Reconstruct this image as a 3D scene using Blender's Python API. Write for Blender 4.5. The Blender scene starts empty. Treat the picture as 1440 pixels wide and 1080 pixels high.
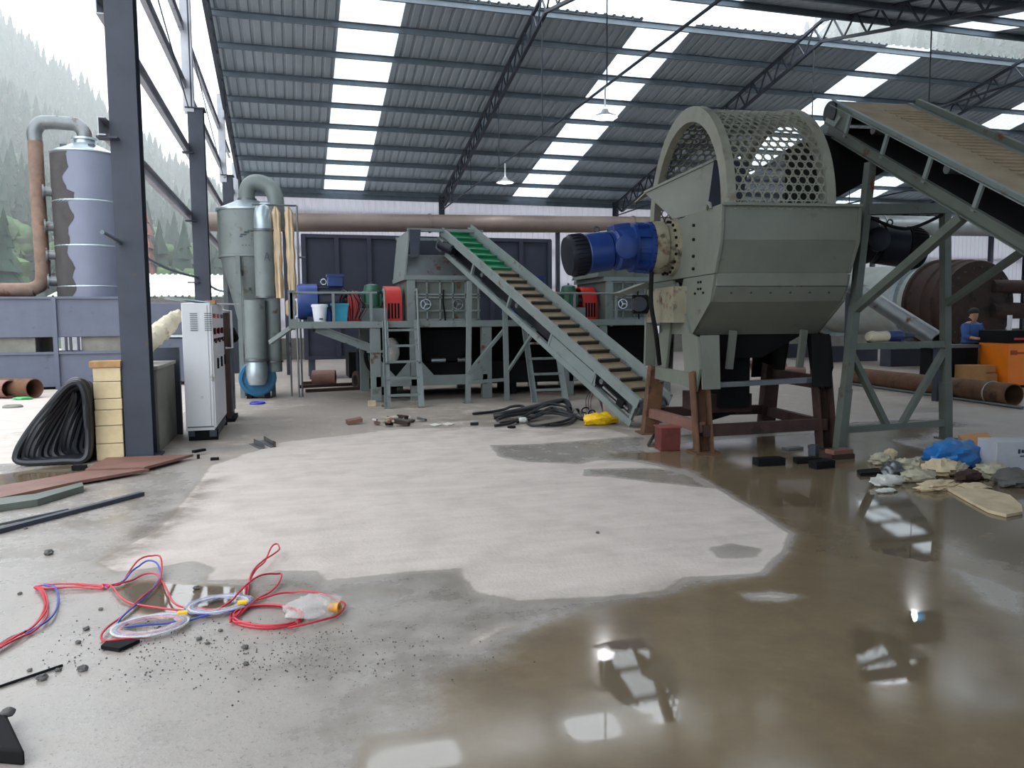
import bpy, bmesh, math, random
import numpy as np
from mathutils import Vector, Matrix
random.seed(7); RNG = np.random.default_rng(7)
scene = bpy.context.scene
COL = scene.collection

# ------------------------------------------------------------------ camera
F_PX = 1080.0; CAM_H = 1.6
YAW = math.radians(15.9); PITCH = math.atan(90/1080.0); ROLL = math.radians(0.46)
cam_d = bpy.data.cameras.new('camera'); cam = bpy.data.objects.new('camera', cam_d); COL.objects.link(cam)
cam_d.sensor_fit = 'HORIZONTAL'; cam_d.sensor_width = 36.0; cam_d.lens = 36.0*F_PX/1440.0
cam_d.clip_end = 2000
_f = np.array([math.sin(YAW)*math.cos(PITCH), math.cos(YAW)*math.cos(PITCH), -math.sin(PITCH)])
_r = np.array([math.cos(YAW), -math.sin(YAW), 0.0]); _u = np.cross(_r, _f)
CR = math.cos(ROLL)*_r - math.sin(ROLL)*_u; CU = math.sin(ROLL)*_r + math.cos(ROLL)*_u; CF = _f
CP = np.array([0, 0, CAM_H])
cam.matrix_world = Matrix(((CR[0], CU[0], -CF[0], 0), (CR[1], CU[1], -CF[1], 0), (CR[2], CU[2], -CF[2], CAM_H), (0, 0, 0, 1)))
scene.camera = cam

# ------------------------------------------------------------------ sky and exposure: flat overcast daylight
world = bpy.data.worlds.new('overcast_sky'); scene.world = world; world.use_nodes = True
wn = world.node_tree.nodes; wl = world.node_tree.links
wn['Background'].inputs[0].default_value = (0.88, 0.945, 1.0, 1); wn['Background'].inputs[1].default_value = 1.0
scene.view_settings.view_transform = 'Standard'; scene.view_settings.look = 'None'
scene.view_settings.gamma = 1; scene.view_settings.use_curve_mapping = False
scene.view_settings.exposure = 1.84
scene.cycles.use_denoising = True
scene.cycles.max_bounces = 9; scene.cycles.diffuse_bounces = 5; scene.cycles.glossy_bounces = 4
scene.cycles.transmission_bounces = 6; scene.cycles.transparent_max_bounces = 12; scene.cycles.volume_bounces = 1
scene.cycles.caustics_reflective = False; scene.cycles.caustics_refractive = False
scene.cycles.sample_clamp_indirect = 6.0

# ------------------------------------------------------------------ surveying helpers (photo pixel + a known plane -> metres)
def ray(px, py): return (px-720)/F_PX*CR - (py-540)/F_PX*CU + CF
def G(px, py, z=0.0):
    d = ray(px, py); return CP + d*((z-CAM_H)/d[2])
def PY(px, py, Y):
    d = ray(px, py); return CP + d*(Y/d[1])
def PX(px, py, X):
    d = ray(px, py); return CP + d*(X/d[0])
def D(px, py, depth): return CP + ray(px, py)*depth

# ------------------------------------------------------------------ mesh builder
def A(*p): return np.array(p, float)
def unit(v): v = np.asarray(v, float); return v/max(np.linalg.norm(v), 1e-9)
def frame(d, up=(0, 0, 1)):
    d = unit(d); up = np.asarray(up, float)
    if abs(d@unit(up)) > .98: up = A(0, 1, 0) if abs(d[1]) < .9 else A(1, 0, 0)
    s = unit(np.cross(d, up)); return d, s, np.cross(s, d)
class MB:
    def __init__(s): s.v = []; s.f = []
    def add(s, v, f):
        o = len(s.v); s.v += [tuple(map(float, p)) for p in v]; s.f += [tuple(i+o for i in q) for q in f]; return s
    def box(s, c, sz, ax=None):
        c = np.asarray(c, float); h = np.asarray(sz, float)/2
        if ax is None: ax = np.eye(3)
        v = [c+ax[0]*x*h[0]+ax[1]*y*h[1]+ax[2]*z*h[2] for z in (-1, 1) for y in (-1, 1) for x in (-1, 1)]
        return s.add(v, [(0, 2, 3, 1), (4, 5, 7, 6), (0, 1, 5, 4), (2, 6, 7, 3), (0, 4, 6, 2), (1, 3, 7, 5)])
    def box2(s, a, b): a = np.asarray(a, float); b = np.asarray(b, float); return s.box((a+b)/2, np.abs(b-a))
    def beam(s, p0, p1, w, h, up=(0, 0, 1)):
        p0 = np.asarray(p0, float); p1 = np.asarray(p1, float); d, sd, u = frame(p1-p0, up)
        return s.box((p0+p1)/2, (np.linalg.norm(p1-p0), w, h), (d, sd, u))
    def sect(s, p0, p1, poly, up=(0, 0, 1)):
        p0 = np.asarray(p0, float); p1 = np.asarray(p1, float); d, sd, u = frame(p1-p0, up); n = len(poly)
        v = [p+sd*a+u*b for p in (p0, p1) for a, b in poly]
        f = [(i, (i+1) % n, n+(i+1) % n, n+i) for i in range(n)]+[tuple(range(n))[::-1], tuple(range(n, 2*n))]
        return s.add(v, f)
    def chan(s, p0, p1, w, h, t=.012, up=(0, 0, 1), flip=1):   # C section: web on one side
        a = w/2*flip; b = h/2; q = t*flip
        return s.sect(p0, p1, [(-a, -b), (a, -b), (a, -b+t), (-a+q, -b+t), (-a+q, b-t), (a, b-t), (a, b), (-a, b)], up)
    def hsec(s, p0, p1, w, h, t=.016, up=(0, 1, 0)):
        a = w/2; b = h/2; q = t/2
        return s.sect(p0, p1, [(-a, -b), (a, -b), (a, -b+t), (q, -b+t), (q, b-t), (a, b-t), (a, b), (-a, b), (-a, b-t), (-q, b-t), (-q, -b+t), (-a, -b+t)], up)
    def angle(s, p0, p1, w, t=.01, up=(0, 0, 1)):
        return s.sect(p0, p1, [(0, 0), (w, 0), (w, t), (t, t), (t, w), (0, w)], up)
    def cyl(s, p0, p1, r0, r1=None, n=16, cap=True):
        r1 = r0 if r1 is None else r1
        return s.lathe(p0, np.asarray(p1, float)-np.asarray(p0, float), [(r0, 0), (r1, 1)], n, cap)
    def lathe(s, p0, axis, prof, n=24, cap=True, up=(0, 0, 1)):
        # prof: (radius, t) with t in units of axis
        p0 = np.asarray(p0, float); axis = np.asarray(axis, float); d, a, b = frame(axis, up)
        v = []; m = len(prof)
        for r, t in prof:
            for k in range(n):
                th = 2*math.pi*k/n; v.append(p0+axis*t+(a*math.cos(th)+b*math.sin(th))*r)
        f = [(i*n+k, i*n+(k+1) % n, (i+1)*n+(k+1) % n, (i+1)*n+k) for i in range(m-1) for k in range(n)]
        if cap: f += [tuple(range(n))[::-1], tuple((m-1)*n+k for k in range(n))]
        return s.add(v, f)
    def pipe(s, p0, p1, r, t=.02, n=24):       # open-ended pipe with a wall thickness
        L = np.asarray(p1, float)-np.asarray(p0, float)
        return s.lathe(p0, L, [(r, 0), (r, 1), (r-t, 1), (r-t, 0), (r, 0)], n, False)
    def tube(s, path, r, n=8, closed=False, cap=True):
        P = [np.asarray(p, float) for p in path]; m = len(P); rs = r if hasattr(r, '__len__') else [r]*m
        T = []
        for i in range(m):
            a = P[(i-1) % m] if (closed or i > 0) else P[i]; b = P[(i+1) % m] if (closed or i < m-1) else P[i]
            T.append(unit(b-a))
        _, s0, u0 = frame(T[0]); v = []
        nrm = s0
        for i in range(m):
            nrm = unit(nrm-T[i]*(nrm@T[i])); bn = np.cross(T[i], nrm)
            for k in range(n):
                th = 2*math.pi*k/n; v.append(P[i]+(nrm*math.cos(th)+bn*math.sin(th))*rs[i])
        f = [((i % m)*n+k, (i % m)*n+(k+1) % n, ((i+1) % m)*n+(k+1) % n, ((i+1) % m)*n+k) for i in range(m if closed else m-1) for k in range(n)]
        if cap and not closed: f += [tuple(range(n))[::-1], tuple((m-1)*n+k for k in range(n))]
        return s.add(v, f)
    def prism(s, pts, vec):
        pts = [np.asarray(p, float) for p in pts]; vec = np.asarray(vec, float); n = len(pts)
        return s.add(pts+[p+vec for p in pts], [tuple(range(n))[::-1], tuple(range(n, 2*n))]+[(i, (i+1) % n, n+(i+1) % n, n+i) for i in range(n)])
    def ball(s, c, r, n=12, m=8, jit=0.0):
        c = np.asarray(c, float); r = np.asarray(r, float)*np.ones(3); v = [c+A(0, 0, -r[2])]
        for i in range(1, m):
            ph = -math.pi/2+math.pi*i/m
            for k in range(n):
                th = 2*math.pi*k/n; q = A(math.cos(ph)*math.cos(th), math.cos(ph)*math.sin(th), math.sin(ph))
                v.append(c+q*r*(1+jit*(random.random()-.5)))
        v.append(c+A(0, 0, r[2])); L = len(v)-1
        f = [(0, 1+(k+1) % n, 1+k) for k in range(n)]
        for i in range(m-2):
            f += [(1+i*n+k, 1+i*n+(k+1) % n, 1+(i+1)*n+(k+1) % n, 1+(i+1)*n+k) for k in range(n)]
        f += [(L, 1+(m-2)*n+k, 1+(m-2)*n+(k+1) % n) for k in range(n)]
        return s.add(v, f)
    def torus(s, c, ax, R, r, n=24, m=8):
        d, a, b = frame(ax); c = np.asarray(c, float)
        return s.tube([c+(a*math.cos(2*math.pi*k/n)+b*math.sin(2*math.pi*k/n))*R for k in range(n)], r, m, closed=True)
    def mesh(s, name, origin=(0, 0, 0), smooth=35, recalc=True):
        me = bpy.data.meshes.new(name); o = np.asarray(origin, float)
        me.from_pydata([tuple(np.asarray(p)-o) for p in s.v], [], s.f)
        if recalc:
            bm = bmesh.new(); bm.from_mesh(me); bmesh.ops.recalc_face_normals(bm, faces=bm.faces); bm.to_mesh(me); bm.free()
        if smooth:
            me.polygons.foreach_set('use_smooth', [True]*len(me.polygons)); me.set_sharp_from_angle(angle=math.radians(smooth))
        me.update(); return me
def spline(pts, sub=6, closed=False):
    P = [np.asarray(p, float) for p in pts]; m = len(P); out = []
    for i in range(m if closed else m-1):
        g = (lambda k: P[k % m]) if closed else (lambda k: P[min(max(k, 0), m-1)])
        a, b, c, d = g(i-1), g(i), g(i+1), g(i+2)
        for j in range(sub):
            t = j/sub; out.append(.5*((2*b)+(c-a)*t+(2*a-5*b+4*c-d)*t*t+(3*b-a-3*c+d)*t**3))
    if not closed: out.append(P[-1])
    return out

# ------------------------------------------------------------------ things and parts
ORIG = {}
def tag(o, label=None, cat=None, group=None, kind=None):
    if label: o['label'] = label
    if cat: o['category'] = cat
    if group: o['group'] = group
    if kind: o['kind'] = kind
    return o
def thing(name, label, cat, loc, group=None, kind=None):
    o = bpy.data.objects.new(name, None); COL.objects.link(o); o.location = tuple(map(float, loc)); o.empty_display_size = .2
    ORIG[o.name] = np.asarray(loc, float); return tag(o, label, cat, group, kind)
def bev(o, w, seg=2):
    if w:
        m = o.modifiers.new('bevel', 'BEVEL'); m.width = w; m.segments = seg; m.limit_method = 'ANGLE'; m.angle_limit = math.radians(40)
    return o
def part(parent, name, mb, mat, label=None, bevel=0, smooth=35, kind=None, recalc=True):
    org = ORIG[parent.name]
    me = mb.mesh(name, org, smooth, recalc) if isinstance(mb, MB) else mb
    if mat is not None and not me.materials: me.materials.append(mat)
    o = bpy.data.objects.new(name, me); COL.objects.link(o); o.parent = parent; ORIG[o.name] = org
    if label: o['label'] = label
    if kind: o['kind'] = kind
    return bev(o, bevel)
def solo(name, mb, mat, label, cat, loc, group=None, kind=None, bevel=0, smooth=35, recalc=True):
    loc = np.asarray(loc, float)
    me = mb.mesh(name, loc, smooth, recalc)
    if mat is not None: me.materials.append(mat)
    o = bpy.data.objects.new(name, me); COL.objects.link(o); o.location = tuple(loc); ORIG[o.name] = loc
    tag(o, label, cat, group, kind); return bev(o, bevel)
def struct(name, mb, mat, loc=(0, 0, 0), label=None, smooth=35, recalc=True):
    return solo(name, mb, mat, label, None, loc, kind='structure', smooth=smooth, recalc=recalc)
def inst(src, parent=None, loc=None, rotz=None, name=None):
    c = bpy.data.objects.new(name or src.name.split('.')[0], src.data); COL.objects.link(c)
    for k in src.keys():
        if k in ('label', 'category', 'group', 'kind'): c[k] = src[k]
    for m in src.modifiers:
        if m.type == 'BEVEL': bev(c, m.width, m.segments)
    c.parent = parent; c.location = src.location if loc is None else tuple(loc); c.rotation_euler = src.rotation_euler
    if rotz is not None: c.rotation_euler = (0, 0, rotz)
    ORIG[c.name] = ORIG.get(src.name, A(0, 0, 0)); return c
def copy_tree(root, loc, rotz=0, label=None, scale=None):
    r = inst(root, None, loc, rotz)
    if scale: r.scale = scale
    if label: r['label'] = label
    ORIG[r.name] = np.asarray(loc, float)
    for ch in root.children:
        c = inst(ch, r)
        for g in ch.children: inst(g, c)
    return r

# ------------------------------------------------------------------ materials
def lin(c):
    c = [x/255.0 for x in c]; return tuple((x/12.92 if x <= .04045 else ((x+.055)/1.055)**2.4) for x in c)+(1.0,)
def mat(name, rgb, rough=.5, metal=0.0, var=.18, vs=2.5, rust=0.0, rustc=(92, 52, 30), rs=2.2, bump=.0, bs=40, spec=.5, dirt=0.0, dirtc=(70, 62, 52)):
    m = bpy.data.materials.new(name); m.use_nodes = True; nt = m.node_tree; N = nt.nodes; L = nt.links; b = N['Principled BSDF']
    b.inputs['Roughness'].default_value = rough; b.inputs['Metallic'].default_value = metal; b.inputs['Specular IOR Level'].default_value = spec
    tc = N.new('ShaderNodeTexCoord'); base = lin(rgb)
    def noise(scale, det=5, off=0):
        n = N.new('ShaderNodeTexNoise'); n.inputs['Scale'].default_value = scale; n.inputs['Detail'].default_value = det; n.inputs['Roughness'].default_value = .62
        if off:
            mp = N.new('ShaderNodeMapping'); mp.inputs['Location'].default_value = (off, off*.7, off*1.3); L.new(tc.outputs['Object'], mp.inputs[0]); L.new(mp.outputs[0], n.inputs[0])
        else: L.new(tc.outputs['Object'], n.inputs[0])
        return n
    def ramp(src, p0, p1, c0, c1):
        r = N.new('ShaderNodeValToRGB'); r.color_ramp.elements[0].position = p0; r.color_ramp.elements[1].position = p1
        r.color_ramp.elements[0].color = c0; r.color_ramp.elements[1].color = c1; L.new(src, r.inputs[0]); return r
    n1 = noise(vs)
    out = ramp(n1.outputs['Fac'], .3, .7, tuple(x*(1-var) for x in base[:3])+(1,), tuple(min(1, x*(1+var)) for x in base[:3])+(1,)).outputs[0]
    def over(out, amount, col, scale, off):
        n = noise(scale, 8, off); r = ramp(n.outputs['Fac'], .68-amount*.36, .74-amount*.3, (0, 0, 0, 1), (1, 1, 1, 1))
        mx = N.new('ShaderNodeMix'); mx.data_type = 'RGBA'; L.new(r.outputs[0], mx.inputs[0]); L.new(out, mx.inputs[6]); mx.inputs[7].default_value = col
        return mx.outputs[2], r.outputs[0]
    if dirt: out, _ = over(out, dirt, lin(dirtc), rs*1.7, 5)
    if rust:
        out, fac = over(out, rust, lin(rustc), rs, 11)
        mm = N.new('ShaderNodeMapRange'); mm.inputs[3].default_value = rough; mm.inputs[4].default_value = .85; L.new(fac, mm.inputs[0]); L.new(mm.outputs[0], b.inputs['Roughness'])
    L.new(out, b.inputs['Base Color'])
    if bump:
        nb = noise(bs, 4, 3); bp = N.new('ShaderNodeBump'); bp.inputs['Strength'].default_value = bump; bp.inputs['Distance'].default_value = .02
        L.new(nb.outputs['Fac'], bp.inputs['Height']); L.new(bp.outputs[0], b.inputs['Normal'])
    return m
M = {}
def mk(key, *a, **k): M[key] = mat(key, *a, **k)
mk('steel_dark', (51, 56, 69), .55, rust=.12, dirt=.15)
mk('truss', (48, 54, 66), .55)
mk('roof_sheet', (164, 177, 187), .5, .1, var=.12, vs=.6)
mk('purlin', (105, 116, 126), .5, .3)
mk('girt', (176, 178, 186), .45, .2, dirt=.12)
mk('pale_green', (118, 126, 125), .5, var=.1, rust=.1, dirt=.2, dirtc=(96, 100, 92))
mk('machine_green', (110, 113, 104), .5, var=.1, rust=.05, dirt=.15, dirtc=(96, 97, 86))
mk('machine_dirty', (138, 132, 112), .6, rust=.28, dirt=.3)
mk('rust', (96, 66, 46), .85, var=.35, vs=5, rust=.3, rustc=(60, 34, 24), bump=.25)
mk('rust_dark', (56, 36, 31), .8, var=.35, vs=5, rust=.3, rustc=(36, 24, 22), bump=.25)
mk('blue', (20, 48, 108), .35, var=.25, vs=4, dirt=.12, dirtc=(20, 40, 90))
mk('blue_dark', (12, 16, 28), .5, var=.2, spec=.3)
mk('motor_blue', (40, 66, 128), .4, var=.15)
mk('teal_box', (30, 140, 170), .4)
mk('red', (190, 40, 36), .4, var=.15, dirt=.12, dirtc=(120, 40, 36))
mk('gear_green', (48, 96, 76), .4, dirt=.2, dirtc=(40, 50, 40))
mk('black', (16, 16, 18), .75, spec=.2)
mk('black_rubber', (30, 32, 38), .42, var=.2)
mk('white_paint', (222, 222, 226), .45, var=.04, dirt=.05, dirtc=(170, 168, 160))
mk('white_plastic', (232, 232, 238), .4, var=.03)
mk('bin_blue', (41, 45, 60), .6, var=.15, dirt=.15, dirtc=(40, 42, 52))
mk('tank_blue', (86, 91, 108), .55, var=.1, dirt=.15, dirtc=(70, 76, 90))
mk('duct', (132, 116, 108), .5, .2, var=.15, vs=1.2)
mk('duct_pale', (160, 164, 164), .4, .5, var=.15)
mk('galv', (172, 184, 190), .35, .7, var=.15, vs=6)
mk('chrome', (190, 195, 200), .25, .9)
mk('belt_tan', (146, 128, 104), .85, var=.22, vs=3, bump=.2)
mk('belt_green', (24, 118, 78), .55, var=.2)
mk('cleat', (52, 48, 42), .8)
mk('blower_blue', (36, 104, 142), .4, var=.15)
mk('bag_cloth', (206, 182, 150), .9, var=.12, bump=.15)
mk('concrete_block', (122, 120, 112), .85, var=.2, bump=.3)
mk('firebrick', (206, 186, 148), .9, var=.12, vs=6, bump=.2)
mk('wood', (166, 128, 84), .8, var=.25, vs=8)
mk('tarp', (214, 204, 180), .8, var=.15, dirt=.2, dirtc=(160, 148, 120))
mk('orange', (240, 128, 28), .4, var=.08)
mk('card', (176, 130, 84), .85, var=.12)
mk('cloth_grey', (176, 170, 150), .95, var=.3, vs=9, bump=.3)
mk('cloth_cream', (205, 186, 156), .95, var=.2, vs=6, bump=.3)
mk('cloth_white', (206, 206, 200), .9, var=.15, vs=9, bump=.3)
mk('blue_plastic', (40, 110, 176), .35, var=.25, vs=8)
mk('yellow_plastic', (238, 190, 30), .35, var=.2, vs=12)
mk('wire_red', (196, 44, 62), .35, var=.1)
mk('wire_blue', (62, 84, 170), .35, var=.1)
mk('wire_dark', (70, 34, 48), .4, var=.1)
mk('stone', (96, 94, 92), .9, var=.4, bump=.4)
mk('steel_plain', (110, 114, 116), .4, .6, rust=.25)
mk('rust_plate', (122, 86, 76), .6, var=.25, rust=.25, rustc=(92, 66, 60))
mk('steel_grey_green', (90, 97, 90), .5, rust=.18)
mk('ring_metal', (134, 134, 122), .5, .3, var=.2, dirt=.25, dirtc=(116, 108, 92))
mk('skin', (190, 140, 112), .6); mk('shirt_blue', (60, 92, 150), .85); mk('hair', (24, 22, 22), .7)
mk('white_roof', (226, 228, 226), .5, var=.06)
mk('shed_wall', (150, 152, 156), .8)
mk('mark', (64, 76, 78), .7)
# ================================================================== THE HALL
X0 = -1.78; BAY = 8.25; NB = 6; SHW = .825; YR = 34.0; YG = 20.35; YN = 18.2; YF = 2.0
ZE = 7.1; SL = .21
def zfar(y): return ZE+SL*(YR-y)            # far slope (rises towards the camera)
ZN0 = 9.75
def znear(y): return ZN0-SL*(YN-y)          # near slope, falls again towards the front
TX = [X0+BAY*k for k in range(NB+1)]

# ---- floor: one slab; the attribute 'wet' holds where water stands on it (world metres)
def floor_lines(a, b, c, d, fine, coarse):
    return np.concatenate([np.arange(a, b, coarse), np.arange(b, c, fine), np.arange(c, d+coarse, coarse)])
gx = floor_lines(-70, -5.0, 9.0, 70, .045, 1.3); gy = floor_lines(-14, 1.6, 11.5, 62, .045, 1.3)
XX, YY = np.meshgrid(gx, gy); PTS = np.stack([XX.ravel(), YY.ravel()], 1)
def sdf(poly):                               # signed distance to polygon, negative inside
    P = np.array([G(*p)[:2] for p in poly]); n = len(P); d2 = np.full(len(PTS), 1e9); ins = np.zeros(len(PTS), bool)
    for i in range(n):
        a = P[i]; b = P[(i+1) % n]; e = b-a; w = PTS-a; t = np.clip((w@e)/max(e@e, 1e-9), 0, 1)
        q = w-t[:, None]*e; d2 = np.minimum(d2, (q*q).sum(1))
        c = ((a[1] > PTS[:, 1]) != (b[1] > PTS[:, 1])); xi = a[0]+(PTS[:, 1]-a[1])/(b[1]-a[1]+1e-12)*e[0]
        ins ^= c & (PTS[:, 0] < xi)
    d = np.sqrt(d2); return np.where(ins, -d, d)
wet = np.where(PTS[:, 1] > 10.5, .3, .55)
wet = np.where((PTS[:, 0] < -1.9) & (PTS[:, 1] > 10), .06, wet)
def paint(poly, val, soft):
    global wet
    k = 1/(1+np.exp(np.clip(sdf(poly)/soft, -40, 40))); wet = wet*(1-k)+val*k
paint([(0, 600), (150, 600), (260, 640), (700, 596), (1000, 560), (1440, 570), (1440, 700), (900, 700), (260, 700)], .3, .15)
paint([(-300, 655), (0, 655), (130, 650), (262, 648), (290, 677), (250, 722), (160, 800), (0, 830), (-300, 900)], .6, .06)
# right and foreground: standing muddy water
paint([(1013, 689), (960, 656), (905, 652), (905, 628), (1000, 618), (1200, 606), (1330, 640), (1440, 650), (1900, 720), (2300, 1300), (560, 1300), (600, 1010), (600, 960), (700, 930), (760, 880), (850, 852), (960, 830), (1070, 808), (1105, 775), (1115, 750), (1062, 717)], .97, .05)
# the dry patch
paint([(300, 655), (400, 622), (560, 604), (700, 600), (860, 604), (905, 622), (960, 652), (1013, 689), (1062, 717), (1111, 750), (1103, 774), (1070, 807), (1000, 811), (960, 813), (940, 832), (850, 840), (730, 846), (668, 832), (652, 815), (645, 800), (560, 806), (500, 813), (454, 817), (444, 803), (387, 803), (350, 815), (285, 817), (300, 800), (270, 789), (228, 797), (163, 805), (134, 791), (220, 746), (244, 721), (281, 677)], .0, .022)
paint([(690, 626), (760, 624), (853, 617), (910, 612), (910, 646), (840, 647), (815, 652), (742, 649), (704, 643)], .62, .03)
paint([(821, 669), (824, 660), (905, 658), (960, 662), (1000, 686), (905, 676), (856, 670)], .66, .02)
paint([(1000, 770), (1030, 766), (1070, 772), (1060, 783), (1010, 784)], .6, .03)
paint([(1045, 835), (1090, 833), (1130, 838), (1100, 845), (1055, 844)], .1, .02)
paint([(940, 656), (1000, 652), (1040, 660), (1000, 668), (960, 666)], .1, .03)
paint([(655, 905), (690, 880), (735, 880), (690, 897), (665, 912)], .15, .02)
paint([(1340, 800), (1400, 815), (1440, 835), (1440, 870), (1390, 850)], .45, .03)
for pl in ([(838, 905), (900, 900), (945, 930), (950, 985), (900, 1000), (850, 965)], [(1195, 885), (1250, 890), (1300, 925), (1290, 960), (1215, 960)], [(1080, 655), (1155, 655), (1155, 712), (1090, 712)], [(1205, 695), (1270, 690), (1310, 740), (1310, 790), (1230, 775)], [(520, 1035), (640, 1030), (650, 1110), (500, 1110)], [(800, 1010), (860, 1005), (870, 1035), (800, 1040)], [(920, 985), (950, 980), (950, 1015), (925, 1015)], [(1280, 860), (1320, 860), (1325, 900), (1280, 905)]):
    paint(pl, 1.35, .012)
# small pools by the cables, patches of sheen
paint([(165, 826), (205, 818), (345, 826), (362, 845), (330, 858), (215, 864), (180, 848)], 1.4, .02)
paint([(480, 822), (540, 818), (565, 832), (520, 852), (490, 850)], .72, .05)
paint([(0, 668), (90, 655), (150, 660), (90, 690), (0, 700)], 1.2, .03)
paint([(500, 950), (580, 930), (620, 960), (610, 1030), (480, 1060)], .66, .08)
paint([(860, 640), (1100, 620), (1190, 640), (1190, 690), (1060, 700), (960, 660)], .97, .06)
paint([(1190, 595), (1300, 588), (1330, 600), (1300, 618), (1200, 622)], .85, .1)
paint([(1240, 560), (1380, 575), (1300, 582)], .6, .1)
wet_final = wet.copy(); wet = np.zeros(len(PTS))       # silt stains on the concrete
paint([(285, 674), (310, 672), (272, 722), (240, 750), (160, 806), (120, 796), (195, 745), (238, 705)], 1.0, .05)
paint([(285, 817), (350, 815), (454, 817), (500, 813), (645, 800), (668, 832), (730, 846), (850, 840), (960, 815), (1010, 832), (850, 864), (700, 870), (620, 852), (560, 832), (450, 840), (300, 836)], .7, .04)
paint([(380, 880), (620, 850), (770, 870), (710, 935), (620, 1000), (430, 970)], .75, .12)
paint([(540, 590), (700, 575), (900, 600), (860, 612), (640, 606)], .6, .25)
stain = wet.copy(); wet = wet_final
nx, ny = len(gx), len(gy)
fm = bpy.data.meshes.new('floor')
idx = np.arange(nx*ny).reshape(ny, nx)
quads = np.stack([idx[:-1, :-1], idx[:-1, 1:], idx[1:, 1:], idx[1:, :-1]], -1).reshape(-1, 4)
fm.from_pydata(np.column_stack([PTS, np.zeros(len(PTS))]).tolist(), [], quads.tolist())
at = fm.attributes.new('wet', 'FLOAT', 'POINT'); at.data.foreach_set('value', wet.astype(np.float32))
at2 = fm.attributes.new('stain', 'FLOAT', 'POINT'); at2.data.foreach_set('value', stain.astype(np.float32))
floor_o = bpy.data.objects.new('floor', fm); COL.objects.link(floor_o); tag(floor_o, 'bare concrete floor with muddy puddles and a dry patch', kind='structure')
def floor_mat():
    m = bpy.data.materials.new('wet_concrete'); m.use_nodes = True; nt = m.node_tree; N = nt.nodes; L = nt.links; b = N['Principled BSDF']
    tc = N.new('ShaderNodeTexCoord'); at = N.new('ShaderNodeAttribute'); at.attribute_name = 'wet'
    def noise(s, d=6, r=.6, sc=None):
        n = N.new('ShaderNodeTexNoise'); n.inputs['Scale'].default_value = s; n.inputs['Detail'].default_value = d; n.inputs['Roughness'].default_value = r
        if sc:
            mp = N.new('ShaderNodeMapping'); mp.inputs['Scale'].default_value = sc; L.new(tc.outputs['Object'], mp.inputs[0]); L.new(mp.outputs[0], n.inputs[0])
        else: L.new(tc.outputs['Object'], n.inputs[0])
        return n.outputs['Fac']
    def math_(op, a, b_=None, c=None):
        n = N.new('ShaderNodeMath'); n.operation = op
        for i, x in enumerate((a, b_, c)):
            if x is None: continue
            if isinstance(x, (int, float)): n.inputs[i].default_value = x
            else: L.new(x, n.inputs[i])
        return n.outputs[0]
    def mrange(x, a, b_, c=0.0, d=1.0, smooth=True):
        n = N.new('ShaderNodeMapRange'); n.interpolation_type = 'SMOOTHSTEP' if smooth else 'LINEAR'; L.new(x, n.inputs[0])
        for i, q in zip((1, 2, 3, 4), (a, b_, c, d)): n.inputs[i].default_value = q
        return n.outputs[0]
    def mix(f, a, c):
        n = N.new('ShaderNodeMix'); n.data_type = 'RGBA'
        if isinstance(f, (int, float)): n.inputs[0].default_value = f
        else: L.new(f, n.inputs[0])
        for i, q in ((6, a), (7, c)):
            if isinstance(q, tuple): n.inputs[i].default_value = q
            else: L.new(q, n.inputs[i])
        return n.outputs[2]
    big = noise(.55, 6); mid = noise(2.6, 8, .65); fine = noise(38, 5, .7); streak = noise(3, 6, .6, (.35, 2.2, 1))
    edge = noise(11, 6, .7)
    w = math_('ADD', at.outputs['Fac'], math_('MULTIPLY', math_('SUBTRACT', mid, .5), .38))
    w = math_('ADD', w, math_('MULTIPLY', math_('SUBTRACT', edge, .5), .24))
    w = math_('ADD', w, math_('MULTIPLY', math_('SUBTRACT', big, .5), .25))
    def ramp(x, stops):
        n = N.new('ShaderNodeValToRGB'); cr = n.color_ramp
        while len(cr.elements) < len(stops): cr.elements.new(.5)
        for e_, (p, c) in zip(cr.elements, stops): e_.position = p; e_.color = c if isinstance(c, tuple) else (c, c, c, 1)
        L.new(x, n.inputs[0]); return n.outputs[0]
    wh = math_('MULTIPLY', w, .5)                # ramps run over 0..2 of wetness
    dry_c = mix(streak, lin((180, 167, 159)), lin((210, 198, 191)))
    wetc = ramp(wh, [(0, lin((210, 200, 192))), (.08, lin((196, 186, 178))), (.14, lin((160, 148, 138))), (.22, lin((160, 151, 144))), (.30, lin((156, 148, 142))), (.38, lin((132, 118, 101))), (.46, lin((120, 104, 82))), (.62, lin((106, 92, 74)))])
    isdry = mrange(w, .06, .2)
    col = mix(isdry, dry_c, wetc)
    col = mix(math_('MULTIPLY', math_('SUBTRACT', mid, .45), .9), col, lin((84, 76, 68)))
    st = N.new('ShaderNodeAttribute'); st.attribute_name = 'stain'
    col = mix(math_('MULTIPLY', math_('MULTIPLY', st.outputs['Fac'], mrange(mid, .3, .62)), .85), col, lin((104, 92, 80)))
    speck = mrange(math_('ADD', math_('MULTIPLY', fine, .6), math_('MULTIPLY', noise(120, 3, .7), .4)), .55, .62); inwet = math_('MULTIPLY', mrange(w, .35, .5), mrange(w, .75, .68))
    col = mix(math_('MULTIPLY', math_('MULTIPLY', speck, inwet), .6), col, lin((58, 52, 48)))
    L.new(col, b.inputs['Base Color'])
    rg = ramp(wh, [(0, .85), (.12, .7), (.2, .42), (.28, .27), (.36, .18), (.44, .13), (.5, .10), (.58, .015)])
    rg = math_('ADD', rg, math_('MULTIPLY', math_('MULTIPLY', math_('SUBTRACT', big, .42), mrange(w, .35, .5)), .25))
    rg = math_('MAXIMUM', math_('MULTIPLY', rg, mrange(w, 1.05, 1.25, 1.0, .1)), .008)
    L.new(rg, b.inputs['Roughness'])
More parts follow.
